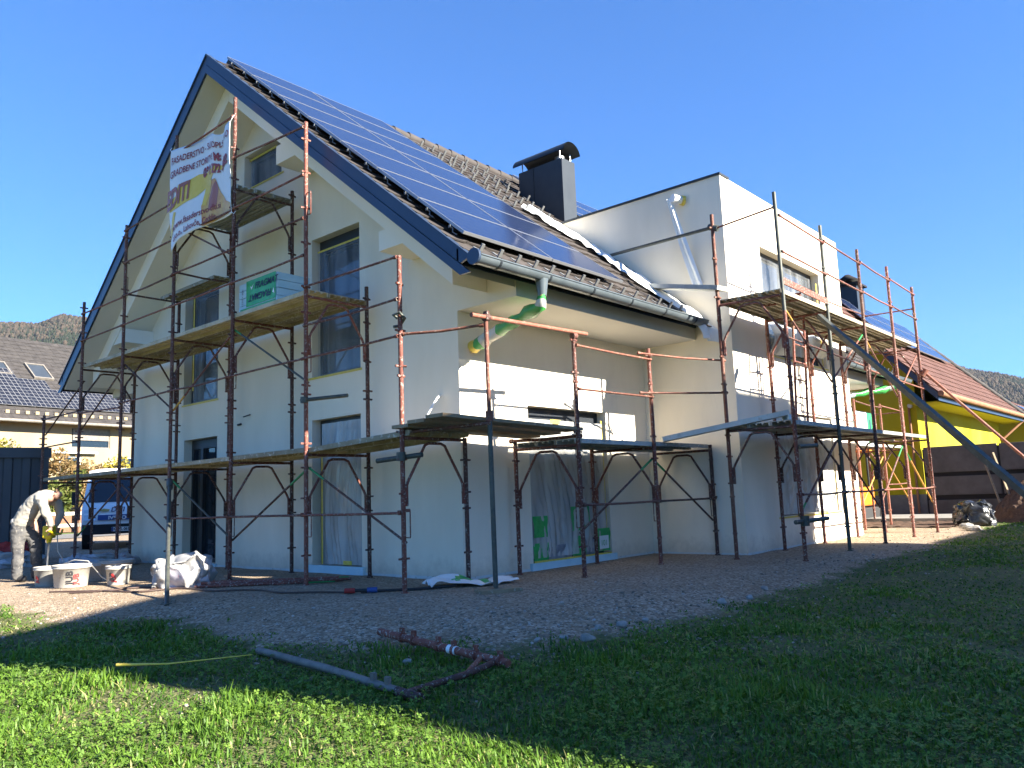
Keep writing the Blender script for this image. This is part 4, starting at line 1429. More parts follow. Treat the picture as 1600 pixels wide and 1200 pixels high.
def sack(name, label, x, y, sx, sy, sz, rot, mats, amp=0.09, seed=1, cat="sack", sc=3.0):
    z = hz(x, y)
    bm = bmesh.new()
    bmesh.ops.create_icosphere(bm, subdivisions=5, radius=1.0)
    for v in bm.verts:
        p = v.co.copy()
        q = V((abs(p.x) ** 0.6 * math.copysign(1, p.x), abs(p.y) ** 0.6 * math.copysign(1, p.y), abs(p.z) ** 0.8 * math.copysign(1, p.z)))
        q = V((q.x * sx, q.y * sy, q.z * sz))
        nn = V((noise.noise(p * sc + V((seed, 0, 0))), noise.noise(p * sc + V((0, seed, 9))), noise.noise(p * sc + V((4, 0, seed)))))
        rid = 1 - abs(noise.noise(p * sc * 1.7 + V((seed * 3, 1, 2)))) * 2
        q += nn * amp * 2 + p * (rid * amp * 0.7)
        q.z = max(q.z, -sz * 0.55)
        v.co = q + V((0, 0, sz * 0.55 + 0.002))
    me_ = bpy.data.meshes.new(name)
    bm.to_mesh(me_); bm.free()
    for k in mats: me_.materials.append(k)
    for p in me_.polygons:
        p.use_smooth = True
        if len(mats) > 1:
            p.material_index = 1 if noise.noise(p.center * 3.2 + V((seed * 5, 0, 0))) > 0.18 else 0
    o = bpy.data.objects.new(name, me_); COL.objects.link(o)
    o.location = (x, y, z); o.rotation_euler = (0, 0, rot)
    return tag(o, label, cat)
M['sack_white'] = speckled("white_paper_sack", (0.24, 0.24, 0.24), (0.33, 0.32, 0.31), (0.22, 0.22, 0.23), 5, 0.6)
M['sack_print'] = speckled("printed_paper_sack", (0.34, 0.32, 0.36), (0.52, 0.50, 0.52), (0.55, 0.2, 0.22), 5, 0.6)
sack("crumpled_sack", "crumpled white paper sack lying on the gravel before the dark glass door", -2.05, 3.35, 0.34, 0.22, 0.24, -0.75, [M['sack_white'], M['sack_print']], 0.06, 3, sc=2.2)
sack("crumpled_sack", "flat pale blue sack lying in the shade behind the buckets", -0.85, 9.1, 0.62, 0.32, 0.12, -0.6, [M['sack_print'], M['sack_white']], 0.07, 8)
sack("material_bag", "white bag with printed side lying against the dark shed wall", -1.75, 11.15, 0.55, 0.3, 0.16, -0.5, [M['sack_white'], M['sack_print']], 0.06, 12)
M['red_cloth'] = mat("red_cover", (0.30, 0.02, 0.015), 0.7)
sack("red_bundle", "red bundle on top of the white bag by the shed wall", -1.62, 11.5, 0.32, 0.22, 0.30, -0.5, [M['red_cloth']], 0.05, 15, "bundle")

# rusty rails and brace tubes stacked on the ground near the gable
rng2 = random.Random(3)
for i in range(7):
    a = V((-1.95 + rng2.uniform(-0.1, 0.1), 2.95 + rng2.uniform(-0.1, 0.15), 0.02 + 0.018 * (i % 3)))
    b = V((-0.62 + rng2.uniform(-0.2, 0.2), 1.35 + rng2.uniform(-0.15, 0.15), 0.02 + 0.018 * ((i + 1) % 3)))
    b = a + (b - a).normalized() * 1.85
    off_ = V((0.75, 0.66, 0)) * (0.05 * (i - 3))
    mb = MB(); mb.tube(a + off_, b + off_, 0.018, n=8)
    lab = ["rusty brace tube in the pile, nearest the lawn", "rusty brace tube in the pile, second from the lawn", "rusty brace tube in the pile, third from the lawn", "rusty brace tube in the middle of the pile by the gable",
           "rusty brace tube in the pile, third from the gable wall", "rusty brace tube in the pile, second from the gable wall", "green-tipped brace tube in the pile, nearest the gable wall"][i]
    if i in (0, 6):
        mb = MB(); mb.tube(a + off_, a + off_ + (b - a) * 0.8, 0.018, n=8); mb.tube(a + off_ + (b - a) * 0.8, b + off_, 0.018, n=8, mi=1)
        if i == 0: lab = "green-tipped brace tube in the pile, nearest the lawn"
    o = mb.build("brace_tube", [M['rust'], M['tube_green']], loc=a)
    tag(o, lab, "tube", "brace tubes piled by the gable")
# flat dark rubber hose and thin cables
def cable(pts, r, name, label, material, n=7):
    out = []
    P = [V(p) for p in pts]
    for i in range(len(P) - 1):
        p0, p1, p2, p3 = P[max(0, i - 1)], P[i], P[i + 1], P[min(len(P) - 1, i + 2)]
        for k in range(7):
            t = k / 7
            out.append(0.5 * ((2 * p1) + (-p0 + p2) * t + (2 * p0 - 5 * p1 + 4 * p2 - p3) * t * t + (-p0 + 3 * p1 - 3 * p2 + p3) * t ** 3))
    out.append(P[-1])
    for q in out: q.z = hz(q.x, q.y) + r + 0.004 + (q.z if q.z > 0.02 else 0)
    mb = MB(); mb.path(out, r, n)
    o = mb.build(name, material, loc=out[0])
    return tag(o, label, "cable")
M['cable'] = mat("brown_rubber_cable", (0.06, 0.035, 0.028), 0.6)
cable([(-3.35, 4.4, 0), (-3.05, 4.0, 0), (-2.75, 3.2, 0), (-2.3, 2.95, 0), (-2.2, 2.2, 0), (-1.9, 1.7, 0), (-1.95, 1.1, 0), (-1.62, 0.55, 0), (-1.55, 0.3, 0)], 0.011, "extension_cable", "thin brown cable winding over the gravel past the sack", M['cable'])
cable([(-3.25, 4.0, 0), (-2.9, 3.7, 0), (-2.5, 3.75, 0), (-2.35, 3.5, 0), (-2.6, 3.15, 0)], 0.011, "extension_cable", "short loop of brown cable on the sunlit gravel", M['cable'])
cable([(-1.5, 0.2, 0), (-1.2, -0.05, 0), (-0.85, -0.30, 0), (-0.6, -0.45, 0)], 0.016, "power_cord", "black cord with coupled plugs on the gravel by the corner post", M['rubber'])
mb = MB()
mb.tube((-1.62, 0.34, 0.035), (-1.54, 0.25, 0.035), 0.03, n=10); mb.tube((-1.45, 0.14, 0.035), (-1.37, 0.06, 0.035), 0.032, n=10, mi=1)
mb.tube((-1.54, 0.25, 0.035), (-1.45, 0.14, 0.035), 0.02, n=8, mi=2)
M['plug_blue'] = mat("blue_plug", (0.02, 0.06, 0.22), 0.5)
o = mb.build("plug_coupling", [M['red_cloth'], M['plug_blue'], M['rubber']], loc=(-1.5, 0.2, 0))
tag(o, "red and blue power plug coupling lying on the gravel", "plug")
# tattered foil by the house corner
mb = MB()
def fn(u, v):
    x = -0.86 + 0.95 * u + 0.25 * v; y = -0.02 - 0.55 * u + 0.45 * (v - 0.5) + 0.06 * math.sin(u * 9)
    return V((x - 0.05, y - 0.12, 0.03 + 0.10 * abs(noise.noise(V((u * 4, v * 3, 7)))) + 0.03 * math.sin(u * 7)))
mb.grid(fn, 26, 14)
for i, f in enumerate(mb.f):
    c = mb.v[f[0]]
    u = (i % 26) / 26; v = (i // 26) / 14
    mb.m[i] = 1 if 0.28 < u < 0.75 and 0.35 < v + 0.25 * math.sin(u * 8) < 0.75 else 0
o = mb.build("plastic_sheet", [M['film_opaque'], M['green_foil']], loc=(-0.4, -0.35, 0.0)); solidify(o, 0.004)
tag(o, "torn white and green foil lying on the gravel at the house corner", "plastic sheet")
# scaffold frame lying at the edge of the lawn
t = empty("lying_scaffold", (-3.2, -2.9, hz(-3.2, -2.9)), "spare rusty scaffold frame lying flat where the gravel meets the lawn", "scaffold frame")
z1, z2, z3 = hz(-3.05, -2.05) + 0.05, hz(-3.0, -3.45) + 0.06, hz(-3.9, -3.2) + 0.04
pA, pB = V((-2.98, -1.95, z1 + 0.03)), V((-3.05, -3.45, z2))
mb = MB(); mb.tube(pA, pB, 0.031, n=12)
dA = (pB - pA)
for f_ in (0.2, 0.3, 0.5, 0.62, 0.78, 0.95):
    c = pA + dA * f_
    mb.tube(c - dA.normalized() * 0.012, c + dA.normalized() * 0.012, 0.042, n=10)
    mb.obox(c + V((0, 0, 0.05)), V((0.012, 0, 0)), V((0, 0.02, 0)), V((0, 0, 0.025)))
mb.build("post", M['rust'], t)
mb = MB(); mb.tube(pA + dA * 0.58, pA + dA * 0.64, 0.034, n=12); mb.build("plaster_splash", M['ink_white'], t)
pC = V((-3.92, -3.35, z3))
mb = MB(); mb.path([pB + V((0.0, 0.12, 0.0)), pB + (pC - pB) * 0.4 + V((0, 0, 0.01)), pC], 0.022, 10); mb.build("brace", M['rust_dark'], t)
mb = MB(); mb.tube(pA + dA * 0.82, pB + (pC - pB) * 0.45, 0.02, n=10); mb.build("strut", M['rust_bright'], t)
# grey pipe
p0 = V((-3.72, -1.30, hz(-3.72, -1.30) + 0.035)); p1 = V((-3.92, -3.40, hz(-3.92, -3.40) + 0.035))
mb = MB()
mb.path([p0, p0 + (p1 - p0) * 0.5 + V((0.01, 0, 0.01)), p1], 0.029, 14)
for f_ in (0.80, 0.88):
    c = p0 + (p1 - p0) * f_
    mb.obox(c + V((0, 0, 0.05)), V((0.014, 0, 0)), V((0, 0.02, 0)), V((0, 0, 0.025)))
mb.tube(p0 + (p1 - p0) * 0.93, p1 + (p1 - p0) * 0.05, 0.032, n=14, mi=1)
M['pipe_grey'] = speckled("grey_painted_pipe", (0.13, 0.115, 0.10), (0.21, 0.19, 0.165), (0.12, 0.09, 0.07), 6, 0.6)
o = mb.build("steel_pipe", [M['pipe_grey'], M['rust_dark']], loc=p0)
tag(o, "pale grey steel pipe with a rusty end lying in the grass", "pipe")
mb = MB()
mb.path([(-4.75, -1.05, hz(-4.75, -1.05) + 0.10), (-4.5, -1.35, hz(-4.5, -1.35) + 0.10), (-4.05, -1.75, hz(-4, -1.75) + 0.14)], 0.012, 7, rad=[0.012, 0.006, 0.003])
o = mb.build("dry_stalk", M['tape'], loc=(-4.75, -1.05, hz(-4.75, -1.05)))
tag(o, "long dry yellow stalk lying on the grass", "stalk")

# stones along the gravel edge and loose gravel
def stones(n_, spread, smin, smax, name, cx=None):
    bm0 = bmesh.new(); bmesh.ops.create_icosphere(bm0, subdivisions=1, radius=1.0)
    bv = np.array([v.co[:] for v in bm0.verts]); bf = np.array([[v.index for v in f.verts] for f in bm0.faces]); bm0.free()
    seg = PAD[2:-3]
    k = rng.integers(0, len(seg) - 1, n_); tt = rng.random(n_)[:, None]
    p = seg[k] * (1 - tt) + seg[k + 1] * tt
    p = p + rng.normal(0, 1, (n_, 2)) * spread
    ang = rng.random((n_, 1)) * 6.28
    if cx is not None:
        p = np.array(cx)[rng.integers(0, len(cx), n_)] + rng.normal(0, 1, (n_, 2)) * spread
    s = smin * (smax / smin) ** (rng.random(n_) ** 2.2)
    z = height(p[:, 0], p[:, 1])
    jit = 1 + rng.normal(0, 0.16, (n_, len(bv), 1))
    sc3 = np.stack([s * rng.uniform(0.8, 1.4, n_), s * rng.uniform(0.7, 1.1, n_), s * rng.uniform(0.5, 0.8, n_)], -1)[:, None, :]
    vv = bv[None] * jit * sc3
    ca, sa = np.cos(ang), np.sin(ang)
    x = vv[..., 0] * ca - vv[..., 1] * sa; y = vv[..., 0] * sa + vv[..., 1] * ca
    vv = np.stack([x + p[:, :1], y + p[:, 1:], vv[..., 2] + (z + s * 0.25)[:, None]], -1).reshape(-1, 3)
    ff = (bf[None] + (np.arange(n_) * len(bv))[:, None, None]).reshape(-1, 3)
    me_ = bpy.data.meshes.new(name); me_.from_pydata(vv.tolist(), [], ff.tolist()); me_.update()
    a_ = me_.attributes.new("tint", 'FLOAT', 'POINT'); a_.data.foreach_set("value", np.repeat(rng.random(n_), len(bv)).astype(np.float32))
    mt = bpy.data.materials.get("loose_stone")
    if mt is None:
        mt = mat("loose_stone", (0.4, 0.38, 0.34), 0.9, 0, 0.2)
        n = NT(mt)
        n.color(n.ramp(n.attr("tint").outputs["Fac"], [(0, (0.13, 0.105, 0.08)), (0.7, (0.26, 0.22, 0.175)), (1, (0.42, 0.39, 0.35))]))
    me_.materials.append(mt)
    o = bpy.data.objects.new(name, me_); COL.objects.link(o)
    return o
tag(stones(6500, 0.8, 0.004, 0.019, "gravel"), "loose gravel stones scattered over the yard edge", "gravel", kind="stuff")
big = [(-1.9, -3.3, 0.061), (-1.62, -3.22, 0.041), (-1.42, -3.33, 0.048), (-1.15, -3.40, 0.034), (-2.05, -3.18, 0.034), (-3.25, -2.35, 0.037), (-3.2, -2.55, 0.041), (0.2, -3.45, 0.051), (0.75, -3.5, 0.041), (1.35, -3.4, 0.041), (-2.3, -3.1, 0.031)]
labs = ["largest pale stone at the gravel edge by the lying frame", "rounded pale stone right beside the largest edge stone", "pale stone half sunk at the lawn edge past the largest one", "small pale stone at the lawn edge", "small stone touching the lying scaffold frame's end",
        "grey stone in the grass below the lying frame", "second grey stone in the grass below the lying frame", "flat whitish stone on the gravel edge where the lawn widens", "small white stone at the lawn edge below the low scaffold", "pale stone on the gravel edge nearest the bay scaffold", "tiny stone under the lying scaffold frame"]
for (x, y, s), lb in zip(big, labs):
    bm = bmesh.new(); bmesh.ops.create_icosphere(bm, subdivisions=3, radius=s)
    for v in bm.verts:
        v.co += v.co.normalized() * ((noise.noise(v.co * (0.9 / s) + V((x * 7, y * 5, 0))) * s * 0.45)); v.co.z *= 0.65
    me_ = bpy.data.meshes.new("stone"); bm.to_mesh(me_); bm.free()
    for p in me_.polygons: p.use_smooth = True
    me_.materials.append(M.setdefault('stone', speckled("pale_stone", (0.22, 0.21, 0.19), (0.34, 0.32, 0.29), scale=14, rough=0.9, bump=0.2)))
    o = bpy.data.objects.new("stone", me_); COL.objects.link(o); o.location = (x, y, hz(x, y) + s * 0.25)
    tag(o, lb, "stone", "stones along the gravel edge")

# far right corner: soil heap, black bag, rubble, kerb, poles
M['soil'] = speckled("brown_soil", (0.045, 0.024, 0.014), (0.09, 0.05, 0.03), (0.17, 0.105, 0.065), 7, 0.95, 0, 0.5)
def heap(name, x, y, rx, ry, h, label, material, seed):
    mb = MB()
    def fn(u, v):
        a = u * 2 * math.pi; r = v
        px, py = x + rx * r * math.cos(a), y + ry * r * math.sin(a)
        zz = h * (1 - r ** 1.6) * (1 + 0.25 * noise.noise(V((px * 1.2, py * 1.2, seed))))
        zz += 0.16 * noise.noise(V((px * 3.1, py * 3.1, seed))) * (1 - r * 0.6) + 0.10 * noise.noise(V((px * 8, py * 8, seed))) * (1 - r * 0.5)
        return V((px, py, hz(px, py) - 0.03 + max(0, zz) * min(1, (1 - r) * 5 + 0.02)))
    mb.grid(fn, 110, 50, smooth=False)
    o = mb.build(name, material, loc=(x, y, 0))
    return tag(o, label, "soil heap")
heap("soil_heap", 17.6, -4.0, 2.6, 1.5, 1.25, "heap of loose reddish brown soil in front of the dark fence", M['soil'], 2)
M['bag_black'] = speckled("black_plastic", (0.015, 0.016, 0.018), (0.04, 0.042, 0.045), scale=6, rough=0.25)
sack("plastic_bag", "shiny black plastic rubbish bag beside the soil heap", 13.9, -2.95, 0.42, 0.36, 0.36, 0.4, [M['bag_black']], 0.06, 22, "bag", 2.4)
for i in range(9):
    x, y = 11.6 + i * 0.22 + random.uniform(-0.1, 0.1), -3.35 + i * 0.05 + random.uniform(-0.12, 0.12)
    s = random.uniform(0.06, 0.15)
    bm = bmesh.new(); bmesh.ops.create_icosphere(bm, subdivisions=2, radius=s)
    for v in bm.verts: v.co += v.co.normalized() * (noise.noise(v.co * 9 + V((i, 0, 0))) * s * 0.5); v.co.z *= 0.6
    me_ = bpy.data.meshes.new("rubble"); bm.to_mesh(me_); bm.free(); me_.materials.append(M['stone'])
    o = bpy.data.objects.new("rubble", me_); COL.objects.link(o); o.location = (x, y, hz(x, y) + s * 0.2)
    tag(o, "pale lump of rubble on the sunny gravel below the black bag", "rubble", "rubble lumps below the black bag")
mb = MB(); mb.box(15.4, 18.4, -2.3, 6.5, -0.1, 0.10)
tag(mb.build("pavement", speckled("concrete_path", (0.20, 0.19, 0.175), (0.27, 0.26, 0.24), scale=2, rough=0.9), loc=(16, 0, 0)), "pale concrete path at the foot of the yellow house", "pavement", kind="structure")
mb = MB(); mb.grid(lambda u, v: (12.6 + 2.78 * u, -2.75 + 5.0 * v, 0.012 + 0.05 * abs(noise.noise(V((u * 12, v * 20, 0))))), 40, 60, smooth=False)
tag(mb.build("soil_strip", M['soil'], loc=(14, 0, 0)), "strip of bare brown soil between gravel and concrete path", "soil", kind="structure")
for i, dy in enumerate((0.0, -0.28)):
    mb = MB(); mb.beam((17.0, -3.0 + dy, 0.2), (17.5, -2.55 + dy, 1.75), 0.045, 0.03)
    tag(mb.build("batten", M['wood'], loc=(17.0, -3.0 + dy, 0.2)), ["thin wooden batten standing behind the soil heap, nearer the yellow house", "thin wooden batten standing behind the soil heap, farther from the yellow house"][i], "batten", "battens behind the soil heap")
# small orange excavator by the yellow house
ex = empty("mini_excavator", (16.2, 0.6, 0.0), "small orange excavator parked beside the house end, mostly hidden by scaffold tubes", "excavator")
M['orange'] = speckled("orange_paint", (0.58, 0.15, 0.012), (0.64, 0.20, 0.02), scale=4, rough=0.4)
X0, Y0 = 16.2, 0.6
mb = MB(); mb.box(X0 - 0.6, X0 + 0.6, Y0 - 0.5, Y0 + 0.5, 0.42, 0.95); o = mb.build("body", M['orange'], ex); bevel(o, 0.06)
for s_ in (-1, 1):
    mb = MB(); pr = [(X0 - 0.8, 0.0), (X0 + 0.8, 0.0), (X0 + 0.95, 0.18), (X0 + 0.8, 0.38), (X0 - 0.8, 0.38), (X0 - 0.95, 0.18)]
    mb.prism([(a, Y0 + s_ * 0.45 - 0.12, b) for a, b in pr], (0, 0.24, 0)); o = mb.build("track", M['rubber'], ex); bevel(o, 0.03)
mb = MB()
for sx_ in (-0.35, 0.4):
    for sy_ in (-0.42, 0.42):
        mb.tube((X0 + sx_, Y0 + sy_, 0.9), (X0 + sx_, Y0 + sy_, 1.92), 0.03, n=8)
mb.build("cab_post", M['frame_dark'], ex)
mb = MB(); mb.box(X0 - 0.5, X0 + 0.55, Y0 - 0.55, Y0 + 0.55, 1.92, 2.02); o = mb.build("canopy", M['orange'], ex); bevel(o, 0.03)
mb = MB(); mb.box(X0 - 0.1, X0 + 0.3, Y0 - 0.22, Y0 + 0.22, 0.95, 1.06); mb.box(X0 + 0.22, X0 + 0.34, Y0 - 0.22, Y0 + 0.22, 1.0, 1.5); o = mb.build("seat", M['rubber'], ex); bevel(o, 0.03)
mb = MB(); mb.beam((X0 - 0.6, Y0, 0.8), (X0 - 1.3, Y0, 1.8), 0.14, 0.16, (0, 1, 0)); mb.beam((X0 - 1.3, Y0, 1.8), (X0 - 1.8, Y0, 0.8), 0.12, 0.14, (0, 1, 0)); mb.build("boom", M['orange'], ex)
mb = MB(); mb.prism([(X0 - 1.75, Y0 - 0.2, 0.85), (X0 - 1.95, Y0 - 0.2, 0.6), (X0 - 1.75, Y0 - 0.2, 0.35), (X0 - 1.5, Y0 - 0.2, 0.45)], (0, 0.4, 0)); mb.build("bucket", M['frame_dark'], ex)

# ------------------------------------------------------------------ worker
def skin_mesh(name, verts, edges, material, root=0, sub=2):
    me_ = bpy.data.meshes.new(name)
    me_.from_pydata([v[:3] for v in verts], edges, [])
    ob = bpy.data.objects.new(name, me_); COL.objects.link(ob)
    ob.modifiers.new("skin", 'SKIN')
    if not me_.skin_vertices:
        raise RuntimeError("no skin layer")
    for i, v in enumerate(verts):
        r_ = v[3] if isinstance(v[3], tuple) else (v[3], v[3])
        me_.skin_vertices[0].data[i].radius = r_
        me_.skin_vertices[0].data[i].use_root = (i == root)
    ss = ob.modifiers.new("smooth", 'SUBSURF'); ss.levels = sub; ss.render_levels = sub
    dg = bpy.context.evaluated_depsgraph_get(); dg.update()
    me2 = bpy.data.meshes.new_from_object(ob.evaluated_get(dg))
    me2.name = name
    bpy.data.objects.remove(ob); bpy.data.meshes.remove(me_)
    for p in me2.polygons: p.use_smooth = True
    me2.materials.clear(); me2.materials.append(material)
    return me2
PB = V((-2.74, 7.02, 0.0)); PK = 0.87; PR = V((0.661, -0.750, 0)); PD = V((0.75, 0.66, 0))
def pp(a, b, z, r): 
    q = PB + (PR * a + PD * b + V((0, 0, z))) * PK
    return (q.x, q.y, q.z, tuple(k * PK for k in r) if isinstance(r, tuple) else r * PK)
M['skin'] = speckled("skin", (0.42, 0.23, 0.16), (0.48, 0.28, 0.20), scale=10, rough=0.6)
M['sweat'] = speckled("worn_sweatshirt", (0.27, 0.245, 0.205), (0.33, 0.31, 0.27), None, 5, 0.95, 0, 0.2)
M['trouser'] = speckled("plaster_stained_trousers", (0.055, 0.055, 0.058), (0.11, 0.105, 0.10), (0.22, 0.20, 0.17), 8, 0.95, 0, 0.2)
M['hair'] = speckled("short_brown_hair", (0.10, 0.055, 0.03), (0.16, 0.10, 0.06), scale=30, rough=0.9)
L_HIP, R_HIP = (-0.20, -0.10), (-0.03, 0.10)
body = [pp(-0.12, 0, 1.08, 0.09), pp(-0.01, 0, 1.30, 0.09), pp(0.14, 0, 1.46, (0.09, 0.12)), pp(0.29, 0, 1.515, 0.10), pp(0.385, 0.0, 1.525, 0.06), pp(0.455, 0.0, 1.545, (0.088, 0.095)), pp(0.505, 0.0, 1.49, (0.06, 0.075)),
        pp(0.27, -0.20, 1.48, 0.07), pp(0.40, -0.25, 1.20, 0.045), pp(0.43, -0.16, 0.96, 0.032),
        pp(0.29, 0.19, 1.46, 0.07), pp(0.37, 0.24, 1.20, 0.045), pp(0.36, 0.14, 0.97, 0.032),
        pp(-0.20, -0.10, 0.98, 0.10), pp(-0.18, -0.12, 0.55, 0.065), pp(-0.14, -0.13, 0.10, 0.04),
        pp(-0.04, 0.10, 0.98, 0.10), pp(0.03, 0.12, 0.55, 0.065), pp(0.02, 0.13, 0.10, 0.04),
        pp(-0.02, -0.15, 0.05, 0.035), pp(0.14, 0.11, 0.05, 0.035)]
edges = [(0, 1), (1, 2), (2, 3), (3, 4), (4, 5), (5, 6), (3, 7), (7, 8), (8, 9), (3, 10), (10, 11), (11, 12), (0, 13), (13, 14), (14, 15), (0, 16), (16, 17), (17, 18), (15, 19), (18, 20)]
# hands: palm and five fingers closed round the mixer handle
def hand(wi, base, fwd, side, dn):
    b0 = V(base)
    i0 = len(body)
    pc = b0 + dn * 0.05
    body.append((*pc, (0.030, 0.018))); edges.append((wi, i0))
    for k, (o_, ln) in enumerate(((-0.03, 0.070), (-0.010, 0.080), (0.010, 0.076), (0.030, 0.060))):
        j = len(body)
        a = pc + side * o_ + dn * 0.035
        b = a + dn * ln * 0.45 + fwd * 0.02
        c = b + dn * ln * 0.15 + fwd * 0.035
        for q in (a, b, c): body.append((*q, 0.010))
        edges.extend([(i0, j), (j, j + 1), (j + 1, j + 2)])
    j = len(body)
    a = pc + fwd * 0.035 + side * -0.03; b = a + fwd * 0.03 + dn * 0.025
    for q in (a, b): body.append((*q, 0.011))
    edges.extend([(i0, j), (j, j + 1)])
hand(9, body[9][:3], -PR, PD, V((0.1, 0, -1)).normalized())
hand(12, body[12][:3], -PR, PD, V((0, 0.1, -1)).normalized())
wk_me = skin_mesh("person", body, edges, M['skin'])
wk = bpy.data.objects.new("person", wk_me); COL.objects.link(wk)
for v in wk_me.vertices: v.co -= PB
wk.location = PB
tag(wk, "worker in pale sweatshirt and stained grey trousers bending over a bucket", "person")
def cloth(name, verts, edges_, material, wr=0.02):
    me_ = skin_mesh(name, verts, edges_, material)
    for v in me_.vertices:
        v.co -= PB
        nn = V(v.normal)
        v.co += nn * wr * (noise.noise(v.co * 9) + 0.6 * noise.noise(v.co * 22))
    o = bpy.data.objects.new(name, me_); COL.objects.link(o); o.parent = wk
    return o
def blob_cloth(name, chains, material, vox=0.017, wr=0.02, sm=6):
    """overlapping capsules fused into one continuous surface"""
    mb = MB()
    bm = bmesh.new()
    for ch in chains:
        pts = [(V(q[:3]), q[3]) for q in ch]
        for (p, r_), (q, r2) in zip(pts[:-1], pts[1:]):
            for k in range(9):
                t = k / 8
                rr = r_ + (r2 - r_) * t
                mt_ = Matrix.Translation(p + (q - p) * t - PB) @ Matrix.Scale(rr, 4)
                bmesh.ops.create_icosphere(bm, subdivisions=2, radius=1.0, matrix=mt_)
    me_ = bpy.data.meshes.new(name); bm.to_mesh(me_); bm.free()
    ob = bpy.data.objects.new(name, me_); COL.objects.link(ob)
    md = ob.modifiers.new("fuse", 'REMESH'); md.mode = 'VOXEL'; md.voxel_size = vox
    ms = ob.modifiers.new("soften", 'SMOOTH'); ms.factor = 0.5; ms.iterations = sm
    dg = bpy.context.evaluated_depsgraph_get(); dg.update()
    me2 = bpy.data.meshes.new_from_object(ob.evaluated_get(dg))
    bpy.data.objects.remove(ob); bpy.data.meshes.remove(me_)
    for v in me2.vertices:
        v.co += V(v.normal) * wr * (noise.noise(v.co * 8) + 0.7 * (1 - 2 * abs(noise.noise(V((v.co.x * 12, v.co.y * 12, v.co.z * 18))))))
    for p in me2.polygons: p.use_smooth = True
    me2.materials.clear(); me2.materials.append(material)
    me2.name = name
    o = bpy.data.objects.new(name, me2); COL.objects.link(o); o.parent = wk
    return o
blob_cloth("sweatshirt", [
    [pp(-0.17, -0.06, 1.05, 0.155), pp(-0.05, -0.07, 1.26, 0.155), pp(0.09, -0.08, 1.42, 0.155), pp(0.22, -0.09, 1.51, 0.125)],
    [pp(-0.17, 0.06, 1.05, 0.155), pp(-0.05, 0.07, 1.26, 0.155), pp(0.09, 0.08, 1.42, 0.155), pp(0.22, 0.09, 1.51, 0.125)],
    [pp(0.22, 0, 1.52, 0.115), pp(0.345, 0, 1.545, 0.072)],
    [pp(0.22, -0.16, 1.49, 0.105), pp(0.31, -0.25, 1.40, 0.088), pp(0.41, -0.26, 1.18, 0.072), pp(0.44, -0.17, 0.99, 0.046)],
    [pp(0.24, 0.16, 1.48, 0.10), pp(0.32, 0.24, 1.38, 0.085), pp(0.38, 0.24, 1.18, 0.070), pp(0.37, 0.15, 1.0, 0.046)]], M['sweat'], 0.017, 0.016)
blob_cloth("trousers", [
    [pp(-0.16, -0.05, 1.06, 0.145), pp(-0.18, -0.08, 0.92, 0.140), pp(-0.19, -0.11, 0.72, 0.110), pp(-0.17, -0.12, 0.50, 0.092), pp(-0.16, -0.13, 0.28, 0.086), pp(-0.15, -0.13, 0.11, 0.082)],
    [pp(-0.16, 0.06, 1.06, 0.145), pp(-0.10, 0.08, 0.92, 0.140), pp(-0.01, 0.11, 0.72, 0.112), pp(0.03, 0.12, 0.50, 0.094), pp(0.03, 0.13, 0.28, 0.088), pp(0.03, 0.13, 0.11, 0.084)]], M['trouser'], 0.017, 0.02)
blob_cloth("shirt_hem", [[pp(-0.25, -0.12, 1.075, 0.075), pp(-0.26, 0.0, 1.08, 0.085), pp(-0.24, 0.10, 1.08, 0.075)]], M['sack_white'], 0.016, 0.008)
cloth("hair", [pp(0.44, 0, 1.58, (0.085, 0.095)), pp(0.475, 0, 1.60, (0.07, 0.085))], [(0, 1)], M['hair'], 0.006)
for (a, b) in ((-0.14, -0.13), (0.03, 0.13)):
    cloth("shoe", [pp(a - 0.06, b, 0.055, (0.055, 0.055)), pp(a + 0.05, b - 0.01, 0.055, (0.055, 0.06)), pp(a + 0.17, b - 0.03, 0.045, (0.045, 0.055))], [(0, 1), (1, 2)], M['rubber'], 0.004)
for (b, ) in ((-0.085,), (0.085,)):
    cloth("ear", [pp(0.45, b, 1.545, 0.018), pp(0.455, b * 1.12, 1.56, 0.014)], [(0, 1)], M['skin'], 0.0)
# mixer drill
mx = empty("paddle_mixer", (PB + PR * 0.26 + V((0, 0, 0.15))), "yellow hand mixer with long paddle shaft held in the bucket by the worker", "mixer")
M['yellow'] = mat("yellow_tool_plastic", (0.62, 0.46, 0.01), 0.4)
q0 = PB + PR * 0.29 + PD * -0.02 - V((0, 0, 0.105))
mb = MB(); mb.obox(q0 + V((0, 0, 0.86)), PR * 0.075, PD * 0.075, V((0, 0, 0.10))); mb.tube(q0 + V((0, 0, 0.78)), q0 + V((0, 0, 0.68)), 0.055, 0.03, n=12)
o = mb.build("motor", M['yellow'], mx); bevel(o, 0.02)
mb = MB(); mb.path([q0 - PD * 0.2 + PR * 0.12 + V((0, 0, 0.88)), q0 + PR * 0.13 - PD * 0.1 + V((0, 0, 0.82)), q0 + PR * 0.13 + PD * 0.1 + V((0, 0, 0.82)), q0 + PD * 0.2 + PR * 0.10 + V((0, 0, 0.88))], 0.018, 8); mb.tube(q0 + PR * 0.05 + V((0, 0, 0.82)), q0 + PR * 0.14 + V((0, 0, 0.82)), 0.02, n=8)
mb.build("handle", M['yellow'], mx)
mb = MB(); mb.tube(q0 + V((0, 0, 0.70)), PB + PR * 0.95 * 0.3 + V((0, 0, 0.16)), 0.011, n=8)
q1 = V((-2.90, 5.85, 0.2))
mb = MB(); mb.tube(q0 + V((0, 0, 0.70)), q1, 0.012, n=8); mb.build("shaft", M['steel'], mx)
mb = MB()
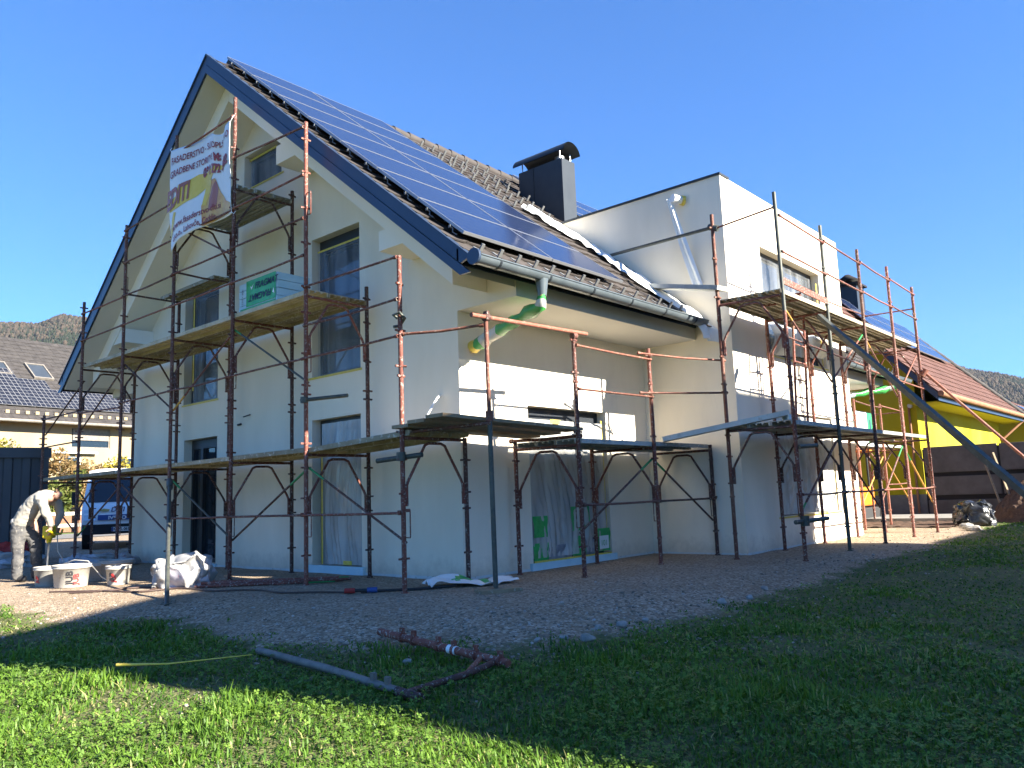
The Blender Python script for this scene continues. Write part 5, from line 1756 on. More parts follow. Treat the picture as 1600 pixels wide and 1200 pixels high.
hp = [q0 + PR * 0.13 + V((0, 0, 0.80)), q0 + PR * 0.15 + V((0, 0, 0.55)), q0 + PR * 0.28 + V((0, 0, 0.35)), q0 + PR * 0.42 + V((0, 0, 0.16)), V((-2.78, 5.5, 0.31)), V((-2.72, 5.3, 0.36)), V((-2.60, 5.12, 0.34)), V((-2.5, 4.9, 0.12)), V((-2.45, 4.6, 0.02))]
mb.path(hp, 0.009, 8)
o = mb.build("water_hose", M['bucket'], loc=hp[-1]); tag(o, "thin white hose hanging from the worker's hands over the buckets", "hose")

# ------------------------------------------------------------------ van in the shade
vf = V((-0.38, -0.925, 0)).normalized(); vs_ = V((-vf.y, vf.x, 0))     # forward, left side of van... right in picture
VO = V((2.55, 16.2, 0.0))
van = empty("van", VO, "white delivery van parked nose-on in the shade behind the house corner", "van")
def vp(f, s, z): return VO + vf * f + vs_ * s + V((0, 0, z))
M['van'] = speckled("white_van_paint", (0.80, 0.80, 0.79), (0.84, 0.84, 0.83), scale=2, rough=0.22)
prof = [(0.0, 0.42), (0.03, 0.62), (0.0, 0.80), (-0.06, 1.0), (-0.22, 1.18), (-0.42, 1.26), (-1.15, 2.05), (-1.35, 2.26), (-1.6, 2.34), (-5.4, 2.34), (-5.5, 2.2), (-5.5, 0.42)]
mb = MB()
nS = 9
secs = []
for k in range(nS):
    s = -1.03 + 2.06 * k / (nS - 1)
    e = abs(s) / 1.03
    rowv = []
    for (f, z) in prof:
        pull = 0.16 * e ** 3 if f > -1.2 else 0.05 * e ** 4
        tz = z - (0.07 * e ** 4 if z > 2.0 else 0)
        sw = s * (1 - 0.13 * max(0, (z - 1.2) / 1.15))
        rowv.append(vp(f - pull, sw, tz))
    secs.append(rowv)
kk = len(prof)
vv = [q for r_ in secs for q in r_]
ff = [(i * kk + j, i * kk + j + 1, (i + 1) * kk + j + 1, (i + 1) * kk + j) for i in range(nS - 1) for j in range(kk - 1)]
mb.add(vv, ff, 0, True)
mb.add(secs[0], [tuple(range(kk))]); mb.add(secs[-1], [tuple(range(kk))[::-1]])
mb.build("body", M['van'], van)
def vsurf(t0, t1, s0, s1, off, name, material, ns=8):
    """patch on the nose between two profile positions (f,z)"""
    mb = MB()
    def fn(u, v):
        s = s0 + (s1 - s0) * u
        f = t0[0] + (t1[0] - t0[0]) * v; z = t0[1] + (t1[1] - t0[1]) * v
        e = abs(s) / 1.03
        sw = s * (1 - 0.13 * max(0, (z - 1.2) / 1.15))
        nf, nz = (t1[1] - t0[1]), -(t1[0] - t0[0])
        L = math.hypot(nf, nz)
        return vp(f - 0.16 * e ** 3 + off * nf / L, sw, z + off * nz / L)
    mb.grid(fn, ns, 3)
    return mb.build(name, material, van)
wsn = vsurf((-0.47, 1.31), (-1.13, 2.03), -0.90, 0.90, 0.012, "windscreen", M['glass'])
vsurf((0.01, 0.80), (-0.035, 0.95), -0.62, 0.62, 0.03, "grille", M['plug_blue'])
vsurf((0.0, 0.42), (0.03, 0.70), -1.0, 1.0, 0.03, "bumper", M['rubber'])
for s in (-1, 1):
    vsurf((0.0, 0.80), (-0.14, 1.10), s * 0.66, s * 0.97, 0.02, "headlight", M['steel'], 3)
    mb = MB(); mb.obox(vp(-0.75, s * 1.22, 1.45), vf * 0.05, vs_ * 0.09, V((0, 0, 0.19))); mb.beam(vp(-0.78, s * 1.0, 1.38), vp(-0.76, s * 1.18, 1.38), 0.04, 0.04)
    o = mb.build("mirror", M['rubber'], van); bevel(o, 0.02)
    for f in (-0.95, -4.3):
        mb = MB(); mb.tube(vp(f, s * 0.80, 0.36), vp(f, s * 1.01, 0.36), 0.36, n=24)
        w_ = mb.build("wheel", M['rubber'], van)
        mb = MB(); mb.tube(vp(f, s * 0.9, 0.36), vp(f, s * 1.02, 0.36), 0.21, n=20); mb.build("rim", M['steel'], w_)
mb = MB(); mb.obox(vp(0.055, 0.0, 0.55), vf * 0.008, vs_ * 0.27, V((0, 0, 0.06)))
pl = mb.build("number_plate", M['film_opaque'], van)
mb = MB(); mb.obox(vp(0.0645, 0.245, 0.55), vf * 0.002, vs_ * 0.025, V((0, 0, 0.058))); mb.obox(vp(0.0645, -0.245, 0.55), vf * 0.002, vs_ * 0.025, V((0, 0, 0.058))); mb.build("plate_band", M['plug_blue'], pl)
letters(pl, "KR VL-061", 0.115, lambda a, b: tuple(vp(0.068, -0.215 + a * 0.78, 0.515 + b)), M['ink_dark'], 0, 0.003)
letters(van, "IVECO", 0.13, lambda a, b: tuple(vp(0.066 - 0.03 * b - 0.02 * ((a * 1.2 - 0.3) ** 2), -0.36 + a * 1.25, 0.83 + b)), M['ink_white'], 0, 0.006)
def hood(a, b): return tuple(vp(-0.068 - (b - 0.0) * 0.9 + 0.02, -0.30 + a, 1.03 + b * 0.95 + 0.012))
letters(van, "DITI", 0.19, hood, M['ink_navy'], 0.2, 0.004)
M['gold'] = mat("gold_decal", (0.40, 0.28, 0.08), 0.5)
mb = MB(); mb.add([hood(-0.35, 0.02), hood(-0.05, 0.01), hood(-0.02, 0.07), hood(-0.18, 0.10)], [(0, 1, 2, 3)]); mb.build("decal", M['gold'], van)
mb = MB(); 
for j in range(9):
    c = vp(-0.95 + 0.03, 0, 0)
M['leaf_reflection'] = None

# ------------------------------------------------------------------ dark shed at the edge of the yard
sd = empty("shed", (-1.6, 12.3, 0), "dark grey sheet-metal shed wall at the edge of the yard behind the worker", "shed")
M['shed'] = speckled("dark_sheet_metal", (0.032, 0.042, 0.056), (0.042, 0.052, 0.066), scale=1.5, rough=0.45, metal=0.1)
sx = V((-0.975, 0.22, 0)).normalized(); sn = V((0.22, 0.975, 0)).normalized()
S0 = V((-0.86, 12.0, 0))
mb = MB()
x = 0.0
while x < 6:
    a = S0 + sx * x; 
    for (u0, u1, d0, d1) in ((0, 0.14, 0.0, 0.0), (0.14, 0.17, 0.0, 0.035), (0.17, 0.31, 0.035, 0.035), (0.31, 0.34, 0.035, 0.0)):
        p, q = S0 + sx * (x + u0) + sn * d0, S0 + sx * (x + u1) + sn * d1
        mb.add([p, q, q + V((0, 0, 2.28)), p + V((0, 0, 2.28))], [(0, 1, 2, 3)])
    x += 0.34
mb.add([S0, S0 + sn * 3, S0 + sn * 3 + V((0, 0, 2.4)), S0 + V((0, 0, 2.4))], [(0, 1, 2, 3)])
mb.build("wall", M['shed'], sd)
mb = MB(); mb.obox(S0 + sx * 3.0 + sn * 1.5 + V((0, 0, 2.38)), sx * 3.05, sn * 1.56, V((0, 0, 0.11))); mb.build("roof", M['shed'], sd)
mb = MB(); mb.obox(S0 + sn * 0.0 + sx * 0.07 - sn * 0.015 + V((0, 0, 1.14)), sx * 0.08, sn * 0.015, V((0, 0, 1.14))); mb.build("corner_trim", M['shed'], sd)

# ------------------------------------------------------------------ neighbouring houses
def gable_house(root, x0, x1, y0, y1, ze, zr, wall_m, roof_m, over=0.6, openings=(), axis_x=True, wall_name="wall", face_open=None):
    """simple house with ridge along x; real openings in the front wall (y0)"""
    yc = (y0 + y1) / 2
    mb = MB()
    poly_holes(mb, lambda a, b: (a, y0, b), rect(x0, x1, -0.2, ze), [rect(*o[:4]) for o in openings], (0, 0.14, 0), outward=(0, -1, 0))
    mb.add([(x0, y1, -0.2), (x1, y1, -0.2), (x1, y1, ze), (x0, y1, ze)], [(3, 2, 1, 0)])
    for x in (x0, x1):
        mb.add([(x, y0, -0.2), (x, y1, -0.2), (x, y1, ze), (x, yc, zr - 0.15), (x, y0, ze)], [(0, 1, 2, 3, 4)])
    mb.build(wall_name, wall_m, root)
    for o in openings:
        mb = MB()
        a0, a1, b0, b1 = o[:4]
        for r_ in ((a0, a1, b0, b0 + 0.07), (a0, a1, b1 - 0.07, b1), (a0, a0 + 0.07, b0 + 0.07, b1 - 0.07), (a1 - 0.07, a1, b0 + 0.07, b1 - 0.07)):
            mb.box(r_[0], r_[1], y0 + 0.06, y0 + 0.13, r_[2], r_[3])
        w_ = mb.build("window", o[4] if len(o) > 4 else M['ink_white'], root)
        mb = MB(); mb.add([(a0, y0 + 0.11, b0), (a1, y0 + 0.11, b0), (a1, y0 + 0.11, b1), (a0, y0 + 0.11, b1)], [(0, 1, 2, 3)]); mb.build("pane", M['glass'], w_)
    k = (zr - ze) / (yc - y0)
    zf = lambda y: zr - k * abs(y - yc)
    return zf, k, yc

# pale house across the road on the left: built along x, then turned as one
lh = empty("house", (0, 0, 0), "cream house across the road with weathered roof full of dark solar modules", "house")
M['cream'] = plaster("cream_render", (0.30, 0.24, 0.155), 0.03)
M['timber'] = speckled("brown_timber", (0.22, 0.10, 0.05), (0.30, 0.15, 0.08), scale=4, rough=0.8)
Lx0, Lx1, Ly0, Ly1, Lze, Lzr = -10, 24, 0, 15.2, 7.55, 13.5
zfL, kL, ycL = gable_house(lh, Lx0, Lx1, Ly0, Ly1, Lze, Lzr, M['cream'], M['tile_old'],
    openings=[(5.6, 8.2, 5.25, 6.55, M['pipe_grey']), (4.9, 6.3, 3.2, 4.7), (-2, -0.6, 3.2, 4.7), (8.8, 10.2, 3.2, 4.7)])
mb = MB(); mb.box(5.7, 8.1, 0.02, 0.055, 5.75, 6.5); mb.build("roller_shutter", M['pipe_grey'], lh)
mb = MB(); mb.box(4.2, 7.2, -0.35, 0.0, 4.86, 4.96); mb.build("window_canopy", M['ink_white'], lh)
tiled("roof", lh, Lx0 - 0.5, Lx1 + 0.5, -0.9, ycL, zfL, 1, M['tile_old'], tw=0.45, exp=0.52, th=0.05)
mb = MB(); mb.prism([(Lx0 - 0.5, -0.9, zfL(-0.9) - 0.04), (Lx0 - 0.5, ycL, zfL(ycL) - 0.04), (Lx0 - 0.5, Ly1 + 0.9, zfL(-0.9) - 0.04), (Lx0 - 0.5, Ly1 + 0.9, zfL(-0.9) - 0.22), (Lx0 - 0.5, ycL, zfL(ycL) - 0.3), (Lx0 - 0.5, -0.9, zfL(-0.9) - 0.22)], (Lx1 - Lx0 + 1, 0, 0)); mb.build("roof_deck", M['timber'], lh)
mb = MB(); mb.tube((Lx0 - 0.5, -0.98, zfL(-0.9) - 0.12), (Lx1 + 0.5, -0.98, zfL(-0.9) - 0.12), 0.10, n=12); mb.build("gutter", M['pipe_grey'], lh)
mb = MB()
for i in range(60):
    x = Lx0 - 0.3 + i * 0.58
    mb.box(x, x + 0.22, -0.55, -0.50, zfL(-0.52) + 0.04, zfL(-0.52) + 0.24)
mb.build("snow_fence", M['cream'], lh)
sL = V((0, 1, kL)).normalized(); nL = V((0, -kL, 1)).normalized()
def lmod(x, y): module(lh, x, y, 1.72, 1.12, 0.16, 'pv_dark', kL, zfL)
for i in range(11):
    lmod(-3.6 + i * 1.75, 0.15); lmod(-3.6 + i * 1.75, 1.05) if i < 8 else None
for r, (xs, n_) in enumerate(((-3.6, 5), (-3.6, 4))):
    for i in range(n_): lmod(xs + i * 1.75, 1.95 + r * 0.9)
def skylight(x, y, w, l):
    mb = MB()
    p = V((x, y, zfL(y))) + nL * 0.1
    ax = V((1, 0, 0))
    c = p + ax * w / 2 + sL * l / 2
    for s_ in (-1, 1):
        mb.obox(c + ax * s_ * (w / 2 - 0.05), ax * 0.05, sL * l / 2, nL * 0.08)
        mb.obox(c + sL * s_ * (l / 2 - 0.05), ax * (w / 2 - 0.1), sL * 0.05, nL * 0.08)
    sk = mb.build("skylight", M['pipe_grey'], lh)
    mb = MB(); mb.obox(c, ax * (w / 2 - 0.09), sL * (l / 2 - 0.09), nL * 0.03); mb.build("pane", M['shed'], sk)
skylight(2.2, 3.2, 1.1, 1.6); skylight(4.6, 3.1, 1.3, 1.9); skylight(-5.4, 3.2, 1.1, 1.6)
M['brick'] = speckled("orange_brick", (0.16, 0.075, 0.042), (0.22, 0.115, 0.068), scale=6, rough=0.9)
mb = MB(); mb.box(-0.2, 1.3, 6.6, 7.6, 11.5, 14.1); chl = mb.build("chimney", M['brick'], lh)
mb = MB(); mb.box(-0.45, 1.55, 6.35, 7.85, 14.1, 14.28); mb.build("chimney_slab", M['wood'], chl)
mb = MB(); mb.tube((0.75, 5.2, 11.0), (0.75, 5.2, 14.1), 0.22, n=16); mb.tube((0.75, 5.2, 14.2), (0.75, 5.2, 14.4), 0.30, 0.12, n=16); mb.build("flue_pipe", M['steel'], lh)
lh.location = (7.2, 47.5, 0); lh.rotation_euler = (0, 0, math.atan2(1.2, 8.3))

# yellow house on the right
yh = empty("house", (19.05, -0.65, 0), "bright yellow house with red-brown tiled roof beyond the box bay scaffold", "house")
M['yellow_wall'] = plaster("yellow_render", (0.36, 0.325, 0.035), 0.03)
M['grey_plinth'] = speckled("grey_plinth", (0.10, 0.10, 0.105), (0.15, 0.15, 0.15), scale=2, rough=0.9)
YX0, YX1, YY0, YY1, YZR, kY = 19.05, 31.2, -0.65, 4.45, 7.35, 1.1
ycY = 1.9
zfY = lambda y: YZR - kY * abs(y - ycY)
YZE = zfY(YY0) - 0.05
XE, XH = 32.1, 28.3                      # eave corner and ridge end of the hip
mb = MB()
mb.add([(YX0, YY0, -0.2), (YX1, YY0, -0.2), (YX1, YY0, YZE - 0.4), (YX0, YY0, YZE - 0.4)], [(0, 1, 2, 3)])
mb.add([(YX0, YY1, -0.2), (YX1, YY1, -0.2), (YX1, YY1, YZE - 0.4), (YX0, YY1, YZE - 0.4)], [(3, 2, 1, 0)])
mb.add([(YX0, YY0, -0.2), (YX0, YY1, -0.2), (YX0, YY1, YZE), (YX0, ycY, YZR - 0.2), (YX0, YY0, YZE)], [(0, 1, 2, 3, 4)])
mb.add([(YX1, YY0, -0.2), (YX1, YY1, -0.2), (YX1, YY1, YZE - 0.4), (YX1, YY0, YZE - 0.4)], [(0, 1, 2, 3)])
mb.build("wall", M['yellow_wall'], yh)
mb = MB(); mb.box(YX0 - 0.03, YX0 - 0.004, YY0 + 0.0, YY1, -0.1, 0.66); mb.box(YX0 - 0.03, YX1, YY0 - 0.03, YY0 - 0.004, -0.1, 0.66); mb.build("plinth", M['grey_plinth'], yh)
hipx = lambda y: XE - (XE - XH) * (y + 1.5) / (ycY + 1.5)
tiled("roof", yh, YX0 - 0.9, XE, -1.5, ycY, zfY, 1, M['tile_red'], tw=0.30, exp=0.36, th=0.035, skip=lambda x, y: x + 0.2 > hipx(y))
xa = YX0 - 0.88; ye2 = 2 * ycY + 1.5; d_ = 0.03
mb = MB()
q = [(xa, -1.5, zfY(-1.5) - d_), (XE, -1.5, zfY(-1.5) - d_), (XH, ycY, YZR - d_), (xa, ycY, YZR - d_), (XE, ye2, zfY(-1.5) - d_), (xa, ye2, zfY(-1.5) - d_)]
mb.add(q, [(0, 1, 2, 3), (1, 4, 2), (3, 2, 4, 5)])
q2 = [(x, y, z - 0.22) for x, y, z in q]
mb.add(q2, [(3, 2, 1, 0), (5, 4, 2, 3)])
mb.add([q[0], q[3], q2[3], q2[0], q[5], q2[5]], [(0, 1, 2, 3), (1, 4, 5, 2)])
mb.add([q[0], q[1], q2[1], q2[0]], [(0, 1, 2, 3)])
mb.build("roof_deck", M['fascia'], yh)
mb = MB()
for i in range(15):
    t0, t1 = i / 15, (i + 1.1) / 15
    pa = V((XE, -1.5, zfY(-1.5) + 0.03)); pb_ = V((XH, ycY, YZR + 0.05))
    mb.path([pa + (pb_ - pa) * t0, pa + (pb_ - pa) * min(1, t1)], 0.1, 8, rad=[0.12, 0.10])
for i in range(29): mb.path([(YX0 - 0.85 + i * 0.345, ycY, YZR + 0.02), (YX0 - 0.48 + i * 0.345, ycY, YZR + 0.0)], 0.11, 8, rad=[0.12, 0.105])
mb.build("ridge_cap", M['tile_old'], yh)
mb = MB(); mb.box(YX0 - 0.8, YX1 + 0.8, -1.44, YY0, zfY(-1.5) - 0.27, zfY(-1.5) - 0.252); mb.build("eave_soffit", M['yellow_wall'], yh)
gy_ = -1.58; gz_ = zfY(-1.5) - 0.05
mb = MB(); mb.tube((YX0 - 0.9, gy_, gz_), (YX1 + 0.9, gy_, gz_), 0.085, n=12); mb.tube((YX1 + 0.5, gy_, gz_ - 0.05), (YX1 - 0.1, YY0 - 0.1, gz_ - 0.9), 0.05, n=10); mb.build("gutter", M['timber'], yh)
for r in range(3):
    for i in range(6):
        x_ = 19.9 + i * 1.36 + r * 0.0
        if x_ + 1.3 < hipx(0.35 + (r + 1) * 0.5) + 0.6: module(yh, x_, 0.30 + r * 0.53, 1.33, 0.77, 0.16, 'pv', kY, zfY)
mb = MB(); mb.box(21.5, 22.3, 1.5, 2.3, 6.8, 8.05); chh = mb.build("chimney", M['anthracite'], yh)
mb = MB(); mb.box(21.4, 22.4, 1.4, 2.4, 8.05, 8.12); mb.lathe((21.9, 1.9, 8.12), [(0.15, 0), (0.15, 0.16), (0.42, 0.18), (0.08, 0.42), (0, 0.43)], 14); mb.build("chimney_cap", M['black'], chh)
for i in range(2):
    mb = MB(); mb.box(YX0 - 0.05, YX0 - 0.005, 1.15 + i * 1.7, 2.1 + i * 1.7, 2.4, 3.5)
    mb.build("window", M['glass'], yh)
mb = MB(); mb.tube((YX0 - 0.12, -0.5, 3.35), (YX0 - 0.005, -0.5, 3.35), 0.07, n=12); mb.build("wall_lamp", M['steel'], yh)
mb = MB(); mb.tube((YX0 - 0.06, -0.45, 0.1), (YX0 - 0.06, -0.45, 3.3), 0.035, n=8); mb.build("downpipe", M['timber'], yh)
# another roof at the far right edge
fh = empty("house", (40, -4, 0), "low house with brown roof and solar modules at the far right edge", "house")
zfF, kF, ycF = gable_house(fh, 33.5, 48, -3.3, 3.7, 2.27, 4.9, M['yellow_wall'], M['tile_red'])
tiled("roof", fh, 32.8, 48.5, -4.0, ycF, zfF, 1, M['tile_red'], tw=0.5, exp=0.5, th=0.04)
mb = MB(); mb.prism([(32.82, -3.9, zfF(-3.9) - 0.03), (32.82, ycF, zfF(ycF) - 0.03), (32.82, 4.3, zfF(-3.9) - 0.03), (32.82, 4.3, zfF(-3.9) - 0.2), (32.82, ycF, zfF(ycF) - 0.2), (32.82, -3.9, zfF(-3.9) - 0.2)], (15.6, 0, 0)); mb.build("roof_deck", M['timber'], fh)
for r in range(2):
    for i in range(6): module(fh, 34.5 + i * 1.75, -2.6 + r * 0.95, 1.72, 1.12, 0.15, 'pv', kF, zfF)

# dark concrete panel fence beside the yellow house
fn_ = empty("fence", (19.1, -4, 0), "dark grey wall of wide horizontal panels beside the yellow house", "fence")
M['fence'] = speckled("dark_panel", (0.085, 0.076, 0.070), (0.125, 0.112, 0.104), scale=2, rough=0.9)
M['fence_gap'] = mat("dark_joint", (0.015, 0.015, 0.018), 0.9)
for i in range(5):
    ya = -0.72 - i * 2.0; yb_ = ya - 1.94
    for j, (za, zb_) in enumerate(((-0.05, 0.48), (0.62, 1.17), (1.29, 2.06))):
        mb = MB(); mb.box(19.02, 19.10, yb_, ya, za, zb_ - (0.0 if j < 2 else 0.01 * i)); o = mb.build("panel", M['fence'], fn_); bevel(o, 0.012)
    mb = MB(); mb.box(19.10, 19.14, yb_ - 0.05, ya + 0.05, -0.05, 2.0); mb.build("backing", M['fence_gap'], fn_)
    mb = MB(); mb.box(19.04, 19.2, yb_ - 0.055, yb_ - 0.005, -0.05, 1.98); mb.build("post", M['fence_gap'], fn_)

# the big neighbouring house behind the photographer: it throws the long shade
nh = empty("house", (4, -15, 0), "large neighbouring house behind the lawn that throws the long shade", "house")
M['white_wall'] = plaster("white_render", (0.66, 0.64, 0.60), 0.03)
hx0, hx1, hy0, hy1, hze, hzr, hr0, hr1 = -2.36, 10.0, -12.0, -26.0, 7.24, 10.07, 3.3, 9.7
hyc = -15.5
mb = MB(); mb.box(hx0 + 1.2, hx1 - 0.3, hy1 + 0.5, hy0 - 0.5, -0.4, hze - 0.02); mb.build("wall", M['white_wall'], nh)
mb = MB()
e = [V((hx0, hy0, hze)), V((hx1 + 0.2, hy0, hze)), V((hx1 + 0.2, hy1, hze)), V((hx0 + 3.08, hy1, hze)), V((hr0, hyc, hzr)), V((hr1, hyc, hzr))]
mb.add(e, [(0, 1, 5, 4), (2, 3, 4, 5), (3, 0, 4), (1, 2, 5), (3, 2, 1, 0)])
mb.build("roof", M['tile_red'], nh)
for (a, b) in ((1.0, 1.0), (4.0, 1.0), (7.0, 1.0), (1.0, 4.2), (4.0, 4.2), (7.0, 4.2)):
    mb = MB(); mb.box(a, a + 1.4, hy0 - 0.5, hy0 - 0.46, b, b + 1.5); mb.build("window", M['glass'], nh)
mb = MB(); mb.box(9.8, 20.5, hy1 + 1, hy0 - 0.5, -0.4, 4.55); mb.build("garage", M['white_wall'], nh)
mb = MB(); mb.box(9.75, 20.8, hy1 + 0.7, hy0 - 0.2, 4.55, 4.7); mb.build("garage_roof", M['anthracite'], nh)

# ------------------------------------------------------------------ road, verge fence and shrubs on the left
dl = V((8.3, 1.2, 0)).normalized(); nl = V((-dl.y, dl.x, 0))
M['asphalt'] = speckled("pale_worn_asphalt", (0.12, 0.115, 0.11), (0.17, 0.165, 0.155), scale=1.5, rough=0.9, bump=0.2)
RO = V((5, 30.5, 0.0))
def strip_sheet(name, lo, hi, z, material, label, cat):
    mb = MB()
    def fn(u, v):
        p = RO + dl * (-40 + 110 * u) + nl * (lo + (hi - lo) * v)
        return V((p.x, p.y, z))
    mb.grid(fn, 40, 4)
    return tag(mb.build(name, material, loc=RO), label, cat, kind="structure")
strip_sheet("road", -2.0, 5.0, 0.02, M['asphalt'], "pale asphalt lane in front of the cream house", "road")
M['verge'] = speckled("short_verge_grass", (0.06, 0.10, 0.02), (0.12, 0.16, 0.04), scale=2, rough=0.95, bump=0.5)
strip_sheet("verge", 5.02, 16.0, 0.016, M['verge'], "sunny grass verge between lane and cream house", "verge")
vfence = empty("fence", RO + nl * 7.0, "weathered pale rail fence with brick pillars along the verge across the lane", "fence")
M['rail_wood'] = speckled("weathered_pale_wood", (0.28, 0.25, 0.21), (0.36, 0.335, 0.30), scale=4, rough=0.9)
for i in range(14):
    c = RO + dl * (-12 + i * 2.2) + nl * 7.0
    mb = MB()
    if i % 2:
        mb.obox(c + V((0, 0, 0.62)), dl * 0.09, nl * 0.06, V((0, 0, 0.62))); mb.build("post", M['rail_wood'], vfence)
    else:
        mb.obox(c + V((0, 0, 0.60)), dl * 0.19, nl * 0.19, V((0, 0, 0.60))); pq = mb.build("pillar", M['brick'], vfence)
        mb = MB(); mb.obox(c + V((0, 0, 1.27)), dl * 0.24, nl * 0.24, V((0, 0, 0.06))); mb.build("pillar_cap", M['wood'], pq)
    for zz in (1.02, 0.42):
        mb = MB(); mb.obox(c + dl * 1.1 + V((0, 0, zz)) - nl * 0.22, dl * 1.08, nl * 0.025, V((0, 0, 0.09))); mb.build("rail", M['rail_wood'], vfence)
mb = MB(); c = RO + nl * 9.0
mb.obox(c + dl * 3 + V((0, 0, 0.45)), dl * 22, nl * 0.15, V((0, 0, 0.45)))
o = mb.build("garden_wall", M['brick'], loc=c); tag(o, "low brick garden wall behind the pale rail fence", "wall")

def leaf_mat(name, c0, c1, c2):
    mt = bpy.data.materials.new(name); mt.use_nodes = True
    n = NT(mt)
    t = n.attr("tint").outputs["Fac"]
    c = n.ramp(t, [(0.0, c0), (0.5, c1), (1.0, c2)])
    n.color(c)
    n.b.inputs["Roughness"].default_value = 0.5
    n.b.inputs["Specular IOR Level"].default_value = 0.3
    tr = n.t.nodes.new("ShaderNodeBsdfTranslucent")
    n.t.links.new(n.mix(1.0, c, (1.0, 1.0, 0.55), 'MULTIPLY'), tr.inputs[0])
    ms = n.t.nodes.new("ShaderNodeMixShader"); ms.inputs[0].default_value = 0.38
    n.t.links.new(n.b.outputs[0], ms.inputs[1]); n.t.links.new(tr.outputs[0], ms.inputs[2])
    n.t.links.new(ms.outputs[0], n.out.inputs[0])
    return mt
M['shrub_yellow'] = leaf_mat("autumn_yellow_leaf", (0.10, 0.12, 0.02), (0.28, 0.24, 0.04), (0.46, 0.36, 0.06))
M['shrub_green'] = leaf_mat("olive_leaf", (0.04, 0.065, 0.015), (0.12, 0.15, 0.035), (0.30, 0.26, 0.08))
M['shrub_red'] = leaf_mat("reddish_leaf", (0.08, 0.08, 0.03), (0.24, 0.16, 0.07), (0.40, 0.26, 0.12))
M['bark'] = speckled("grey_bark", (0.09, 0.07, 0.05), (0.16, 0.13, 0.10), scale=6, rough=0.95)
def leaf_cloud(centers, radii, per, size, seed):
    r_ = np.random.default_rng(seed)
    P, T = [], []
    for c, ra in zip(centers, radii):
        d = r_.normal(size=(per, 3)); d /= np.linalg.norm(d, axis=1)[:, None]
        rr = r_.random((per, 1)) ** 0.5
        P.append(np.array(c) + d * rr * np.array(ra)); T.append(np.clip(r_.random(per) * 0.55 + r_.random() * 0.45, 0, 1))
    P = np.concatenate(P); T = np.concatenate(T); n_ = len(P)
    u = r_.normal(size=(n_, 3)); u /= np.linalg.norm(u, axis=1)[:, None]
    w = r_.normal(size=(n_, 3)); w -= (w * u).sum(1)[:, None] * u; w /= np.linalg.norm(w, axis=1)[:, None]
    s = size * r_.uniform(0.6, 1.3, (n_, 1))
    q = np.stack([P - u * s, P + w * s * 0.45, P + u * s, P - w * s * 0.45], 1).reshape(-1, 3)
    return q, np.arange(n_ * 4).reshape(-1, 4), np.repeat(T, 4)
def np_mesh(name, verts, faces, tint, material, parent=None, loc=(0, 0, 0)):
    me_ = bpy.data.meshes.new(name)
    verts = np.asarray(verts, float) - np.array(loc)
    nv, nf = len(verts), len(faces)
    faces = np.asarray(faces)
    k = faces.shape[1]
    me_.vertices.add(nv); me_.vertices.foreach_set("co", verts.astype(np.float32).ravel())
    me_.loops.add(nf * k); me_.loops.foreach_set("vertex_index", faces.astype(np.int32).ravel())
    me_.polygons.add(nf); me_.polygons.foreach_set("loop_start", np.arange(0, nf * k, k, dtype=np.int32))
    me_.update(calc_edges=True)
    if tint is not None:
        a_ = me_.attributes.new("tint", 'FLOAT', 'POINT'); a_.data.foreach_set("value", np.asarray(tint, np.float32))
    me_.materials.append(material)
    o = bpy.data.objects.new(name, me_); COL.objects.link(o)
    if parent is not None: o.parent = parent
    else: o.location = loc
    return o
def shrub(name, along, out, h, w, material, label, seed, per=420, size=0.13, cat="shrub"):
    r_ = random.Random(seed)
    base = RO + dl * along + nl * out
    t = empty(name, base, label, cat, "garden shrubs across the lane")
    mb = MB(); centers, radii = [], []
    for i in range(6):
        a = r_.uniform(0, 6.28); rr = r_.uniform(0.15, 0.42) * w
        tip = base + V((math.cos(a) * rr, math.sin(a) * rr, h * r_.uniform(0.6, 0.95)))
        mid = base + (tip - base) * 0.5 + V((r_.uniform(-0.1, 0.1), r_.uniform(-0.1, 0.1), 0.1))
        mb.path([base + V((math.cos(a) * 0.08, math.sin(a) * 0.08, 0)), mid, tip], 0.05, 7, rad=[0.06, 0.04, 0.012])
        for k in range(5):
            f = r_.uniform(0.25, 1.0); p = base + (tip - base) * f
            b2 = p + V((r_.uniform(-1, 1) * 0.3 * w, r_.uniform(-1, 1) * 0.3 * w, r_.uniform(-0.1, 0.5)))
            mb.path([p, b2], 0.015, 5, rad=[0.02, 0.006])
            centers.append(b2[:]); s_ = r_.uniform(0.22, 0.5) * w * 0.55; radii.append((s_, s_, s_ * r_.uniform(0.7, 1.1)))
    mb.build("trunk", M['bark'], t)
    q, f, ti = leaf_cloud(centers, radii, per // 5, size, seed)
    np_mesh("crown", q, f, ti, M[material], t, tuple(base))
shrub("shrub", 2.2, 12.5, 5.6, 3.4, 'shrub_yellow', "tall yellow autumn shrub beside the dark shed, in front of the cream house", 1, 900)
shrub("shrub", 3.9, 10.8, 3.6, 2.8, 'shrub_green', "rounded olive-green shrub above the rail fence between the two scaffold posts", 2, 900)
shrub("shrub", 8.2, 12.3, 5.3, 3.6, 'shrub_red', "reddish thinning shrub above the van roof, in front of the cream house", 3, 800)
shrub("shrub", 6.1, 10.5, 3.2, 2.6, 'shrub_green', "low olive shrub left of the van windscreen", 4, 800)
shrub("shrub", -3.4, 12.5, 5.0, 3.0, 'shrub_red', "reddish shrub peeking over the dark shed roof", 5, 600)
shrub("shrub", 11.0, 11.5, 4.2, 3.0, 'shrub_yellow', "yellow shrub behind the van at the pale house's corner", 6, 700)

